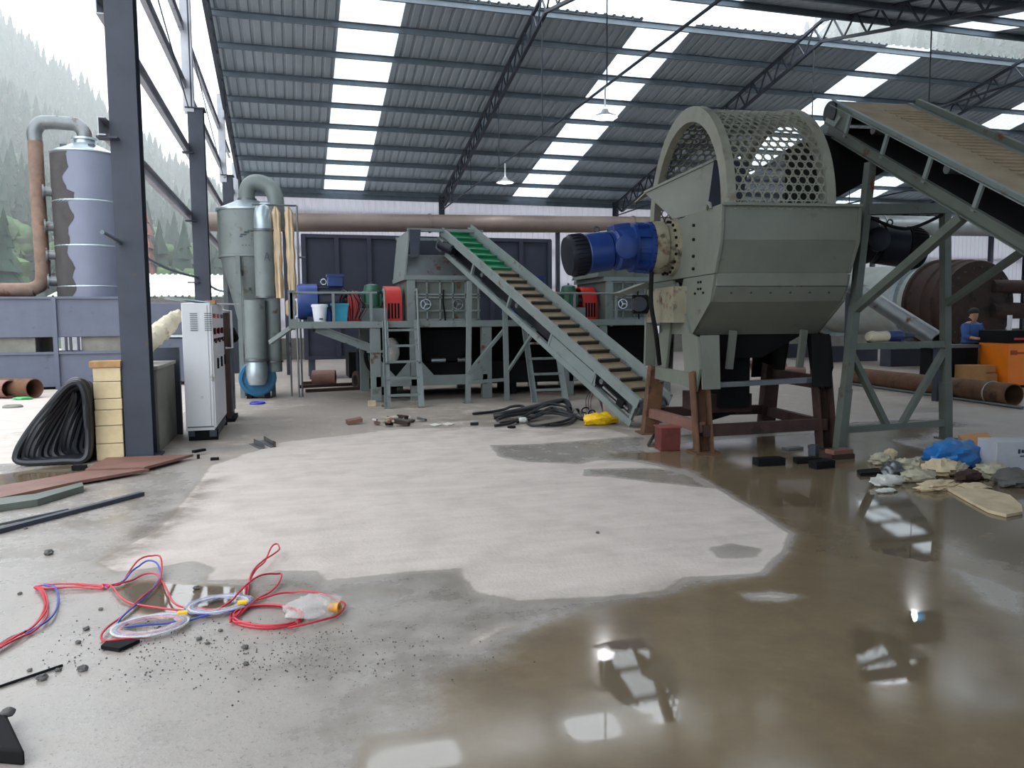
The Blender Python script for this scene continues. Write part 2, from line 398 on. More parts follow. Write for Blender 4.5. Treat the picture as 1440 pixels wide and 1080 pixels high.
    L.new(mrange(w, .3, 1.2, .4, 1.0, False), b.inputs['Specular IOR Level'])
    hgt = math_('ADD', math_('MULTIPLY', fine, .35), math_('MULTIPLY', mid, .8))
    bp = N.new('ShaderNodeBump'); bp.inputs['Distance'].default_value = .03
    L.new(ramp(wh, [(0, .3), (.2, .22), (.3, .10), (.4, .02), (.5, .004)]), bp.inputs['Strength']); L.new(hgt, bp.inputs['Height']); L.new(bp.outputs[0], b.inputs['Normal'])
    return m
fm.materials.append(floor_mat())

# ---- corrugated sheet pieces
def sheet_mb(fn, w, rib=.035, nr=3, t=.0):
    """fn(x_offset, height_offset, s) -> point, s in (0,1) along the sheet"""
    prof = []; p = w/nr
    for k in range(nr):
        x = k*p; prof += [(x, 0), (x+p*.58, 0), (x+p*.68, rib), (x+p*.9, rib)]
    prof.append((w, 0)); mb = MB(); n = len(prof)
    mb.add([fn(x, h, s_) for s_ in (0, 1) for x, h in prof], [(i, i+1, n+i+1, n+i) for i in range(n-1)])
    return mb
def skylight_mat(name, rgb, transp=.12, tint=1.0):
    m = bpy.data.materials.new(name); m.use_nodes = True; nt = m.node_tree; N = nt.nodes; L = nt.links; N.remove(N['Principled BSDF'])
    tr = N.new('ShaderNodeBsdfTranslucent'); df = N.new('ShaderNodeBsdfDiffuse'); tp = N.new('ShaderNodeBsdfTransparent')
    ns = N.new('ShaderNodeTexNoise'); ns.inputs['Scale'].default_value = 1.4; tc = N.new('ShaderNodeTexCoord'); L.new(tc.outputs['Object'], ns.inputs[0])
    rp = N.new('ShaderNodeValToRGB'); c = lin(rgb); rp.color_ramp.elements[0].color = tuple(x*.86 for x in c[:3])+(1,); rp.color_ramp.elements[1].color = c; L.new(ns.outputs['Fac'], rp.inputs[0])
    L.new(rp.outputs[0], tr.inputs[0]); df.inputs[0].default_value = c; tp.inputs[0].default_value = c
    a = N.new('ShaderNodeMixShader'); a.inputs[0].default_value = .22; L.new(tr.outputs[0], a.inputs[1]); L.new(df.outputs[0], a.inputs[2])
    q = N.new('ShaderNodeMixShader'); q.inputs[0].default_value = transp; L.new(a.outputs[0], q.inputs[1]); L.new(tp.outputs[0], q.inputs[2])
    L.new(q.outputs[0], N['Material Output'].inputs[0]); return m
M['skylight'] = skylight_mat('skylight_sheet', (216, 222, 226), .15)
M['wall_sheet'] = skylight_mat('translucent_wall_sheet', (192, 190, 200), .03)
ceil = thing('ceiling', 'corrugated metal gable roof with translucent skylight strips and open ridge', None, (0, 0, 0), kind='structure')
far_src = {}; near_src = {}
def far_fn(x, h, s_): y = YR+.35+(YG-YR-.35)*s_; return A(x, y, zfar(y)+h)
def near_fn(x, h, s_): y = YN+(YF-YN)*s_; return A(x, y, znear(y)+h)
for bay in range(-0, NB):
    for k in range(10):
        sky = k in (4, 5); key = 'skylight' if sky else 'roof_sheet'; x = X0-.06+BAY*bay+SHW*k
        for src, fn in ((far_src, far_fn), (near_src, near_fn)):
            if key not in src:
                o = part(ceil, 'skylight_sheet' if sky else 'roof_sheet', sheet_mb(fn, SHW, .04), M[key], smooth=0, recalc=False); o.location = (x, 0, 0); src[key] = o
            else: inst(src[key], ceil, (x, 0, 0))
XE = TX[-1]
# the hall goes on behind the camera: a second unseen span, without skylights to dim the front
YB = -24.0; YM = (YF+YB)/2; b_src = {}
def span2(ya, yb, za, zb): return lambda x, h, s_: A(x, ya+(yb-ya)*s_, za+(zb-za)*s_+h)
for bay in range(NB):
    for k in range(10):
        key = 'roof_sheet'; x = X0-.06+BAY*bay+SHW*k
        for q, fn in enumerate((span2(YF-.02, YM, znear(YF)-.05, 9.2), span2(YM, YB, 9.2, 6.3))):
            if (key, q) not in b_src:
                o = part(ceil, 'skylight_sheet' if key == 'skylight' else 'roof_sheet', sheet_mb(fn, SHW, .04), M[key], smooth=0, recalc=False); o.location = (x, 0, 0); b_src[key, q] = o
            else: inst(b_src[key, q], ceil, (x, 0, 0))
# purlins (C sections running across the bays), each a piece
def purlin(y, z):
    mb = MB(); mb.chan((0, y, z), (BAY, y, z), .07, .17, .01); return mb
pur_ys = [33.75-1.49*k for k in range(9)]+[YG+.12]
for y in pur_ys:
    o = part(ceil, 'purlin', purlin(y, zfar(y)-.09), M['purlin'], smooth=0); o.location = (X0, 0, 0)
    for k in range(1, NB): inst(o, ceil, (X0+BAY*k, 0, 0))
for k in range(11):
    y = YN-.12-1.58*k
    o = part(ceil, 'purlin', purlin(y, znear(y)-.09), M['purlin'], smooth=0); o.location = (X0, 0, 0)
    for q in range(1, NB): inst(o, ceil, (X0+BAY*q, 0, 0))
# eave gutter strip
mb = MB(); mb.box2((X0-.1, YR+.1, ZE-.28), (XE, YR+.16, ZE-.02)); part(ceil, 'eave_trim', mb, M['purlin'])

# ---- roof trusses
def make_truss(x, name, label):
    t = thing(name, label, 'truss', (x, YR, 0), 'lattice roof trusses')
    dt, db = .2, .78
    for nm, off in (('top_chord', dt), ('bottom_chord', db)):
        mb = MB()
        yb = YR-.1 if off == dt else YR-1.0
        pr = (19.25, 10.2-off)
        mb.beam((x, yb, zfar(yb)-off), (x, *pr), .09, .075)
        yf = YF+.1 if off == dt else YF+1.0
        mb.beam((x, *pr), (x, yf, znear(yf)-off), .09, .075)
        part(t, nm, mb, M['truss'])
    mb = MB(); mb.beam((x, YR-.1, zfar(YR)-dt), (x, YR-1.0, zfar(YR-1)-db), .09, .075); part(t, 'heel_strut', mb, M['truss'])
    N_ = 18
    for i in range(N_):
        a = i/N_; b = (i+1)/N_; m_ = (a+b)/2
        def pt(f, off):
            y = YR-1.0+(19.25-YR+1.0)*f; return A(x, y, (zfar(YR-1)*(1-f)+10.2*f)-off)
        mb = MB(); mb.beam(pt(a, db), pt(m_, dt), .04, .04); part(t, 'web_bar', mb, M['truss'])
        mb = MB(); mb.beam(pt(m_, dt), pt(b, db), .04, .04); part(t, 'web_bar', mb, M['truss'])
        def pn(f, off):
            y = YF+1.0+(19.25-YF-1.0)*f; return A(x, y, (znear(YF+1)*(1-f)+10.2*f)-off)
        mb = MB(); mb.beam(pn(a, db), pn(m_, dt), .04, .04); mb.beam(pn(m_, dt), pn(b, db), .04, .04); part(t, 'web_bar', mb, M['truss'])
    # tie and its hangers
    if x > 0:
        mb = MB(); mb.cyl((x, YR-.2, 6.42), (x, YF+.2, 6.5), .03, n=8); part(t, 'tie_rod', mb, M['truss'])
        for y in (31.5, 28.0, 24.0, 19.6, 15.3, 11.0, 7.0):
            zt = min(zfar(y), znear(y) if y < 19.2 else 99)-db
            mb = MB(); mb.cyl((x, y, 6.45), (x, y, zt), .016, n=6); part(t, 'hanger_rod', mb, M['truss'])
    return t
make_truss(TX[0], 'gable_truss', 'dark lattice truss along the open left gable end')
make_truss(TX[1], 'roof_truss', 'dark lattice roof truss above the inclined green conveyor, with a lamp on its tie')
make_truss(TX[2], 'roof_truss', 'dark lattice roof truss above the perforated drum machine')
make_truss(TX[3], 'roof_truss', 'dark lattice roof truss at upper right above the tan belt conveyor')
make_truss(TX[4], 'roof_truss', 'dark lattice roof truss farthest right, mostly hidden by the tan belt conveyor')

# ---- columns along the rear wall and the open gable
def column(p, h, label, name='steel_column', w=.3):
    t = thing(name, label, 'column', p, 'dark steel columns')
    mb = MB(); mb.hsec((p[0], p[1], 0), (p[0], p[1], h), w, w*.95, .02, up=(0, 1, 0)); part(t, 'post', mb, M['steel_dark'], smooth=0)
    mb = MB(); mb.box((p[0], p[1], .012), (w+.14, w+.14, .024)); part(t, 'base_plate', mb, M['steel_dark'])
    mb = MB(); mb.box((p[0], p[1], h+.012), (w+.08, w+.08, .024)); part(t, 'cap_plate', mb, M['steel_dark'])
    return t
column((X0, 10.0, 0), 6.0, 'dark steel column in front, beside the stacked pale blocks')
column((X0, 17.45, 0), 5.97, 'dark steel column rising behind the white electrical cabinet')
column((X0, 25.7, 0), 6.1, 'short-looking dark steel column behind the pale green cyclone')
for k in range(1, NB):
    column((TX[k], YR-.25, 0), 7.0, ['', 'dark rear column above the pipe, left of the green belt conveyor top', 'dark rear column right above the blue gear motor', 'dark rear wall column behind the tan conveyor support frame', 'dark rear wall column behind the orange machine', 'dark rear wall column far right'][k], w=.22)
# gable wall framing: pale posts above the columns and channel girts, open to the outside
wl_ = thing('wall_left', 'open left gable of pale steel posts and channel girts', None, (X0, 18, 0), kind='structure')
for y in (10.0, 17.45, 25.7):
    mb = MB(); mb.chan((X0-.12, y-.05, 5.9 if y > 5 else 0), (X0-.12, y-.05, min(zfar(y), znear(y) if y < 18 else 99)-.3), .2, .22, .012, up=(0, 1, 0)); part(wl_, 'gable_post', mb, M['girt'], smooth=0)
mb = MB(); mb.chan((X0-.1, 31, 3.0), (X0-.1, 31, zfar(31)-.2), .2, .2, .012, up=(0, 1, 0)); part(wl_, 'gable_post', mb, M['girt'], smooth=0)
for z, y0, y1 in ((3.8, 9.7, 33), (5.18, 9.9, 33), (6.45, 9, 33), (7.6, 12.5, 30)):
    ys = [y0, 17.45, 25.7, y1] if y0 < 17 else [y0, y1]
    for a, b in zip(ys[:-1], ys[1:]):
        mb = MB(); mb.chan((X0-.2, a, z), (X0-.2, b, z), .08, .2, .012); part(wl_, 'girt', mb, M['girt'], smooth=0)
for a, b in ((9.0, 17.3), (17.6, 25.6)):
    mb = MB(); mb.tube(spline([(X0-.1, a, 2.55), (X0-.1, (a+b)/2, 2.46), (X0-.1, b, 2.54)], 6), .025, 6); part(wl_, 'sag_pipe', mb, M['purlin'])
for a, b, z0, z1 in ((9.9, 17.4, 7.6, 5.95), (17.4, 25.6, 7.6, 6.1)):
    mb = MB(); mb.cyl((X0-.12, a, z0), (X0-.12, b, z1), .012, n=6); part(wl_, 'brace_rod', mb, M['truss'])
for y, z1 in ((17.3, 9.2), (25.6, 8.4), (13.6, 8.6)):
    mb = MB(); mb.cyl((X0-.06, y, 6.0 if y != 13.6 else 7.0), (X0-.06, y, z1), .02, n=6); part(wl_, 'hanger_rod', mb, M['truss'])
# little cleats that carry the girts
for y, z in ((10.0, 3.8), (17.45, 3.8), (17.45, 5.18), (25.7, 3.8), (25.7, 5.18), (17.45, 2.54)):
    mb = MB(); mb.box((X0-.16, y-.18, z-.11), (.22, .16, .02)); part(wl_, 'girt_cleat', mb, M['steel_dark'])

# rear wall of translucent corrugated sheets on girts
wr = thing('wall_rear', 'pale translucent corrugated rear wall', None, (0, YR, 0), kind='structure')
src = None
def back_fn(x, h, s_): return A(x, YR+.2-h, .9+(ZE+.05-.9)*s_)
for k in range(NB*10):
    x = X0+SHW*k
    if src is None: src = part(wr, 'wall_sheet', sheet_mb(back_fn, SHW, .016), M['wall_sheet'], smooth=0, recalc=False); src.location = (x, 0, 0)
    else: inst(src, wr, (x, 0, 0))
mb = MB(); mb.box2((X0, YR+.02, 0), (XE, YR+.3, .9)); part(wr, 'low_wall', mb, M['concrete_block'])
for z in (1.6, 3.2, 4.8, 6.3):
    mb = MB(); mb.chan((X0, YR+.32, z), (XE, YR+.32, z), .06, .12, .01); part(wr, 'girt', mb, M['girt'], smooth=0)
wf = thing('wall_front', 'grey corrugated wall closing the hall behind the viewer', None, (0, YB, 0), kind='structure'); src = None
def front_fn(x, h, s_): return A(x, YB-h, 6.3*s_)
for k in range(NB*10):
    if src is None: src = part(wf, 'wall_sheet', sheet_mb(front_fn, SHW, .03), M['roof_sheet'], smooth=0, recalc=False); src.location = (X0, 0, 0)
    else: inst(src, wf, (X0+SHW*k, 0, 0))
wlb = thing('added_wall_left_behind', 'added unseen grey corrugated wall behind the viewer, blocking light from the left', None, (X0, YB, 0), kind='structure'); src = None  # added out of view to reduce fill on the front faces
def leftb_fn(x, h, s_): return A(X0-.1-h, x, 6.4*s_)
for k in range(int((-1.5-YB)/SHW)):
    if src is None: src = part(wlb, 'wall_sheet', sheet_mb(leftb_fn, SHW, .03), M['roof_sheet'], smooth=0, recalc=False); src.location = (0, YB, 0)
    else: inst(src, wlb, (0, YB+SHW*k, 0))
wr2 = thing('wall_right', 'far right gable wall of grey corrugated sheet', None, (XE, 18, 0), kind='structure')
src = None
def right_fn(x, h, s_):
    return A(XE+h, x, (znear(10) if 0 else 6.6)*s_)
for k in range(int((YR-YB)/SHW)+1):
    if src is None: src = part(wr2, 'wall_sheet', sheet_mb(right_fn, SHW, .03), M['roof_sheet'], smooth=0, recalc=False); src.location = (0, YB, 0)
    else: inst(src, wr2, (0, YB+SHW*k, 0))

# ================================================================== OUTSIDE: hillside, trees, haze
def elev(az):                                # crest slope (tangent) by compass angle from the hall's depth axis, degrees
    pts = [(-90, .5), (-34, .40), (-19, .315), (-12, .235), (-7, .165), (-3, .12), (5, .11), (20, .2), (40, .36), (60, .42), (100, .4)]
    return float(np.interp(az, [p[0] for p in pts], [p[1] for p in pts]))
def hill_z(az, r):
    t = np.clip((r-55)/150, 0, 1); t = t*(.55+.45*t)
    return elev(az)*205*t+1.5*math.sin(r*.13+az*.3)*t*4-.4
mb = MB(); azs = np.arange(-95, 101, 2.0); rs_ = np.concatenate([np.arange(50, 210, 6.0), [230, 280]])
for r in rs_:
    for a in azs: mb.v.append((r*math.sin(math.radians(a)), r*math.cos(math.radians(a)), hill_z(a, r)))
na = len(azs)
for i in range(len(rs_)-1):
    for k in range(na-1): mb.f.append((i*na+k, i*na+k+1, (i+1)*na+k+1, (i+1)*na+k))
mk('hill', (46, 64, 54), .95, var=.45, vs=.12)
struct('ground_hillside', mb, M['hill'], label='steep forested mountainside in mist', smooth=60, recalc=False)
mk('pine', (34, 54, 46), .9, var=.35, vs=.8); mk('leaf', (70, 92, 58), .9, var=.4, vs=.9); mk('trunk', (70, 58, 48), .9); mk('redleaf', (122, 70, 62), .9, var=.3)
def conifer(h, n=9, seed=0):
    rd = random.Random(seed); mb = MB(); tiers = 8
    for i in range(tiers):
        z0 = h*(.12+.85*i/tiers); z1 = min(h, z0+h*.22); r = h*.2*(1-i/tiers)+.12
        ring = []
        for k in range(n):
            q = r*(.75+.5*rd.random())*(1 if k % 2 else .72); th = 2*math.pi*(k+rd.random()*.4)/n
            ring.append((q*math.cos(th), q*math.sin(th), z0-h*.03*rd.random()))
        mb.add(ring+[(0, 0, z1)], [(k, (k+1) % n, n) for k in range(n)])
    return mb
def leafy(h, seed=0):
    rd = random.Random(seed); mb = MB()
    for k in range(16):
        th = rd.random()*6.28; q = h*.28*math.sqrt(rd.random()); c = (q*math.cos(th), q*math.sin(th), h*(.35+.5*rd.random()))
        st = random.getstate(); random.seed(seed*99+k); mb.ball(c, h*(.13+.08*rd.random()), 8, 5, .7); random.setstate(st)
    return mb
protos = []
for s_ in range(4):
    mb = conifer(9, seed=s_); me = mb.mesh('conifer_crown', smooth=0, recalc=False); me.materials.append(M['pine'])
    tm = MB().cyl((0, 0, -1), (0, 0, 6), .18, .06, 6).mesh('conifer_trunk'); tm.materials.append(M['trunk']); protos.append((me, tm))
lprotos = []
for s_ in range(2):
    me = leafy(6, s_+3).mesh('tree_crown', smooth=60); me.materials.append(M['leaf']); tm = MB().cyl((0, 0, -1), (0, 0, 3.4), .2, .1, 6).mesh('tree_trunk'); tm.materials.append(M['trunk']); lprotos.append((me, tm))
def plant(kind, az, r, sc, pr, label, group):
    z = hill_z(az, r); p = A(r*math.sin(math.radians(az)), r*math.cos(math.radians(az)), z)
    t = thing(kind, label, 'tree', p, group); t.scale = (sc*.95, sc*.95, sc); t.rotation_euler = (0, 0, random.random()*6.28)
    for nm, me in zip(('crown', 'trunk'), pr):
        o = bpy.data.objects.new(nm, me); COL.objects.link(o); o.parent = t
    return t
cand = []
for _ in range(6000):
    az, r = random.uniform(-20, -2.2), 62+140*random.random()**1.1; q_ = (r*math.sin(math.radians(az)), r*math.cos(math.radians(az)))
    if len(cand) < 230 and all((q_[0]-c_[2])**2+(q_[1]-c_[3])**2 > 11 for c_ in cand): cand.append((az, r)+q_)
cand = [c_[:2] for c_ in cand]
for k, (az, r) in enumerate(sorted(cand, key=lambda q: -q[1])):
    if k % 4 == 3: plant('broadleaf_tree', az, r, .55+.4*random.random(), lprotos[k % 2], 'light green broadleaf tree on the misty hillside', 'broadleaf trees on the hillside')
    else: plant('conifer', az, r, .55+.45*random.random(), protos[k % 4], 'dark conifer standing on the misty hillside', 'conifers on the hillside')
for az, r in ((-18.8, 64), (-17.6, 66), (-19.6, 62)):
    plant('leafy_bush', az, r, .8, lprotos[0 if az < -18 else 1], {-18.8: 'middle green bush behind the rusty pipe elbow', -17.6: 'green bush right behind the rusty pipe, nearest the tower', -19.6: 'green bush at the left picture edge above the rusty pipe'}[az], 'bushes behind the rusty elbow')
t = plant('reddish_tree', -9.35, 70, 1.15, None or protos[1], 'reddish brown tree seen between the two front columns', None)
for ch in t.children:
    if ch.name.startswith('crown'):
        ch.data = ch.data.copy(); ch.data.materials[0] = M['redleaf']
# the rest of the forest: uncountable
mb = MB()
base = [conifer(9, 6, seed=20+q) for q in range(3)]
for k in range(5200):
    az = random.uniform(-60, 75) if k % 3 else random.uniform(-22, -1); r = 60+150*math.sqrt(random.random())
    if -1 < az < 33: continue
    z = hill_z(az, r); sc = .45+.5*random.random(); p = A(r*math.sin(math.radians(az)), r*math.cos(math.radians(az)), z); bm_ = base[k % 3]
    mb.add([A(*q)*sc+p for q in bm_.v], bm_.f)
solo('hillside_forest', mb, M['pine'], 'dense conifer forest covering the mountainside', 'forest', (0, 0, 0), kind='stuff', smooth=0, recalc=False)
# mist lying in the valley
mb = MB(); mb.box2((-230, 47, -2), (230, 300, 72))
mist = solo('valley_mist', mb, None, 'white mist hanging over the mountainside', 'mist', (0, 0, 0), kind='stuff', smooth=0)
mm = bpy.data.materials.new('mist'); mm.use_nodes = True; nt = mm.node_tree; nt.nodes.remove(nt.nodes['Principled BSDF'])
vs_ = nt.nodes.new('ShaderNodeVolumeScatter'); vs_.inputs['Color'].default_value = (1, 1, 1, 1); vs_.inputs['Density'].default_value = .0042; vs_.inputs['Anisotropy'].default_value = 0
nt.links.new(vs_.outputs[0], nt.nodes['Material Output'].inputs['Volume']); mist.data.materials.append(mm)
# ================================================================== OUTSIDE LEFT: scrubber tower, settling tank, shed
yS = 21.0
t = thing('settling_tank', 'long blue-grey steel tank outside with two tiers and an open gap', 'tank', (-6.5, yS, 0))
xa, xb = -10.5, -4.05
mb = MB(); mb.box2((xa, yS, 1.27), (xb, yS+1.9, 2.22)); part(t, 'upper_tank', mb, M['tank_blue'], bevel=.015)
mb = MB(); mb.box2((xa, yS, .06), (xb, yS+1.9, .9)); part(t, 'lower_tank', mb, M['tank_blue'], bevel=.015)
mb = MB(); mb.box2((xa, yS+.1, .9), (-6.0, yS+1.7, 1.27)); part(t, 'plate_packing', mb, M['concrete_block'], label='beige packing between the two tiers')
mb = MB(); mb.box2((-5.0, yS+.1, .9), (xb-.05, yS+1.7, 1.27)); part(t, 'plate_packing', mb, M['concrete_block'])
for x in (-8.2, -5.52):
    mb = MB(); mb.box2((x-.05, yS-.07, 0), (x+.05, yS, 2.24)); part(t, 'stiffener', mb, M['tank_blue'])
for x in (-5.32, -5.22, -5.05):
    mb = MB(); mb.box2((x-.025, yS+.02, .9), (x+.025, yS+.08, 1.27)); part(t, 'strut', mb, M['steel_dark'])
mb = MB(); mb.box2((xa, yS-.06, 2.2), (xb, yS+.02, 2.25)); mb.box2((xa, yS-.05, .86), (xb, yS+.01, .92)); part(t, 'rim', mb, M['tank_blue'])
mb = MB(); mb.box2((xa, yS+.1, 0), (xb, yS+1.8, .06)); part(t, 'skid', mb, M['black'])
# smaller box tank on the right, seen behind the front column
t = thing('small_steel_tank', 'small blue-grey box tank outside beside the front column', 'tank', (-3.3, yS+.3, 0))
mb = MB(); mb.box2((-4.0, yS+.3, 1.3), (-2.35, yS+1.7, 2.1)); part(t, 'body', mb, M['tank_blue'], bevel=.012)
mb = MB(); mb.box2((-4.0, yS+.3, .1), (-2.35, yS+1.7, 1.2)); part(t, 'lower_body', mb, M['tank_blue'], bevel=.012)
mb = MB(); mb.cyl((-4.0, yS+.25, 1.25), (-2.3, yS+.25, 1.25), .03, n=8); part(t, 'pipe', mb, M['galv'])
for x in (-3.9, -2.45):
    mb = MB(); mb.box2((x-.05, yS+.4, 0), (x+.05, yS+1.6, .1)); part(t, 'skid', mb, M['black'])
# scrubber tower
cx, cy, r = -4.88, yS+.95, .78
t = thing('scrubber_tower', 'grey-blue cylindrical scrubber tower with brown rust streak, standing on the tank', 'tower', (cx, cy, 2.25))
mb = MB(); mb.lathe((cx, cy, 2.25), (0, 0, 1), [(r, 0), (r, 3.55)], 40); part(t, 'shell', mb, mat('tower_paint', (108, 113, 130), .5, .1, var=.08, vs=1.2))
for z in (2.5, 3.5, 4.6):
    mb = MB(); mb.lathe((cx, cy, z), (0, 0, 1), [(r, 0), (r+.008, .01), (r+.008, .03), (r, .04)], 40, False); part(t, 'weld_band', mb, M['galv'])
mb = MB(); mb.lathe((cx, cy, 5.8), (0, 0, 1), [(r+.02, 0), (r+.02, .03), (.24, .3), (.24, .38), (.3, .38), (.3, .43), (.24, .43)], 40); part(t, 'cone_top', mb, M['galv'])
# bare rusty strip with a ragged edge, a thin skin on the shell
mb = MB(); nz = 46; rr = r+.006; th0 = math.radians(176); vv = []
for i in range(nz+1):
    z = 2.27+3.5*i/nz; wdt = math.radians(74+5*math.sin(i*.3)+4*math.sin(i*.8)+(10 if 30 < i < 34 else 0)+random.uniform(-1.5, 1.5))
    for k in range(9):
        th = th0+wdt*k/8; vv.append((cx+rr*math.cos(th), cy+rr*math.sin(th), z))
mb.add(vv, [(i*9+k, i*9+k+1, (i+1)*9+k+1, (i+1)*9+k) for i in range(nz) for k in range(8)])
part(t, 'bare_steel_strip', mb, mat('strip_brown', (56, 52, 52), .7, var=.3, vs=3), label='dark brown unpainted strip with ragged edge', recalc=False)
for z in (2.65, 3.3, 4.0, 4.85):
    mb = MB(); x1 = cx-r+.05; q = A(math.cos(math.radians(196)), math.sin(math.radians(196)), 0); p = A(cx, cy, z)
    mb.cyl(p+q*(r-.03), p+q*(r+.16), .12, n=16); mb.cyl(p+q*(r+.16), p+q*(r+.2), .18, n=16); part(t, 'flanged_nozzle', mb, M['steel_plain'])
for z in (2.45, 3.2, 3.9, 4.7):
    mb = MB(); mb.cyl((cx+r-.02, cy-.2, z), (cx+r+.1, cy-.2, z), .025, n=8); part(t, 'sample_tap', mb, M['steel_dark'])
mb = MB(); mb.tube([(cx+r+.05, cy-.2, 2.3), (cx+r+.05, cy-.2, 5.6), (cx+r-.08, cy-.2, 5.78)], .022, 8); part(t, 'riser_pipe', mb, M['galv'])
for a in (215, 300):
    q = A(math.cos(math.radians(a)), math.sin(math.radians(a)), 0); mb = MB(); mb.box(A(cx, cy, 5.97)+q*.5, (.14, .14, .08)); part(t, 'inspection_hatch', mb, M['steel_dark'])
# big gooseneck pipe: down the left of the tower and off to the left
t = thing('gooseneck_pipe', 'thick gooseneck pipe over the tower, grey on top and rusty below', 'pipe', (-5.98, cy, 2.3))
px_ = -5.98
bend = spline([(cx, cy, 6.2), (cx, cy, 6.36), (cx-.1, cy, 6.52), (cx-.28, cy, 6.58), (-5.7, cy, 6.58), (-5.88, cy, 6.52), (px_, cy, 6.34), (px_, cy, 6.1)], 6)
mb = MB(); mb.tube(bend, .17, 20); part(t, 'upper_bend', mb, M['steel_plain'])
low = spline([(px_, cy, 6.1), (px_-.01, cy, 5), (px_, cy, 3.5), (px_, cy, 2.85), (px_-.06, cy, 2.6), (px_-.25, cy, 2.48), (px_-.6, cy, 2.45), (px_-4.5, cy, 2.45)], 6)
mb = MB(); mb.tube(low, .17, 20); part(t, 'rusty_leg', mb, mat('pipe_rust', (118, 96, 84), .8, var=.3, vs=3, rust=.35, rustc=(98, 66, 48)), label='rust-streaked lower leg and elbow')
# rusty pipe lying on the ground outside
g = G(52, 560); e = unit(A(.75, -.55, 0)); c1 = A(g[0], g[1], .21)-e*.05
t = thing('rusty_pipe_offcut', 'short wide rusty pipe lying on the ground outside, open end facing right', 'pipe', (c1[0], c1[1], 0))
mb = MB(); mb.pipe(c1-e*2.4, c1, .21, .015, 28); part(t, 'pipe_wall', mb, M['rust'])
mb = MB(); mb.pipe(c1-e*2.1+A(-.05, -.25, 0), c1-e*.55+A(-.05, -.25, 0), .19, .015, 28)
solo('rusty_pipe_piece', mb, M['rust_plate'], 'second rusty pipe lying outside in front of the open pipe end', 'pipe', (c1-e*1.5+A(-.05, -.25, -.21)))
mb = MB(); mb.ball(G(32, 562)+A(0, 0, .03), (.2, .09, .035), 12, 6, .4); solo('green_plastic_scrap', mb, mat('scrap_green', (60, 160, 90), .5), 'bit of bright green plastic on the ground outside', 'scrap', G(32, 562))
mb = MB(); mb.lathe(G(18, 573)+A(0, 0, .0), (0, 0, .05), [(.17, 0), (.17, .6), (.14, 1), (.10, .6)], 18); solo('grey_lid', mb, M['concrete_block'], 'flat grey round lid on the ground outside', 'lid', G(18, 573))
# shed with white corrugated roof further off
t = thing('white_roof_shed', 'low shed outside with white corrugated metal roof', 'shed', (-5, 32, 0))
mb = MB(); mb.box2((-8.0, 31.0, 0), (-1.95, 36, 2.5)); part(t, 'wall', mb, M['shed_wall'])
src = None
for k in range(9):
    fn = lambda x, h, s_: A(x, 30.4+6.5*s_, 2.55+1.15*s_+h)
    if src is None: src = part(t, 'roof_sheet', sheet_mb(fn, .7, .05), M['white_roof'], smooth=0, recalc=False); src.location = (-8.2+5, 0, 0); src.location = (-8.2, 0, 0)
    else: inst(src, t, (-8.2+.7*k, 0, 0))

# ================================================================== LEFT INSIDE
# low grey box beside the column
x1, x2, ya, yb = -2.22, -1.62, 10.26, 11.75
t = thing('concrete_box', 'chest-high dark grey box between the front column and the white cabinet', 'box', (-1.92, 10.9, 0))
mb = MB(); mb.box2((x1, ya, 0), (x2, yb, 1.03)); part(t, 'body', mb, M['concrete_block'], bevel=.012)
mb = MB(); mb.box2((x1-.04, ya-.04, 1.03), (x2+.02, yb, 1.07)); part(t, 'lid', mb, mat('box_lid', (150, 148, 142), .8))
mb = MB(); mb.box2((x1-.03, ya-.05, .99), (-1.95, ya+.0, 1.05)); part(t, 'front_rim', mb, M['black'])
# second taller dark slab right behind it
mb = MB(); mb.box2((-2.0, 11.82, 0), (-1.56, 11.92, 1.25)); mb.box2((-2.0, 11.92, 0), (-1.9, 12.3, 1.25))
solo('switch_board', mb, M['steel_dark'], 'narrow dark steel panel standing against the white cabinet', 'panel', (-1.8, 11.9, 0))
# pale fire blocks stacked in front of the box
yB = 9.93; xl = -2.24; z = 0.0; hs = [.20, .21, .185, .13, .2, .165]
for k, h in enumerate(hs):
    mb = MB(); o = random.uniform(-.012, .012)
    mb.box2((xl+o, yB-.1, z+.003), (xl+.29+o, yB+.12, z+h-.003))
    lab = ['pale block at the bottom of the stack beside the front column', 'second pale block from the bottom of the stack by the column', 'third pale block from the bottom of the stack by the column', 'thin middle pale block, fourth from the bottom of the stack by the column', 'pale block just below the top one of the stack by the column', 'topmost pale block of the stack beside the front column'][k]
    solo('fire_block', mb, M['firebrick'], lab, 'block', (xl+.14, yB, z), 'pale blocks stacked by the front column', bevel=.006); z += h
mb = MB(); mb.box2((xl-.02, yB-.12, z), (xl+.31, yB+.1, z+.075)); solo('wood_offcut', mb, M['wood'], 'brown wood offcut lying on top of the pale block stack', 'wood', (xl+.14, yB, z), bevel=.005)
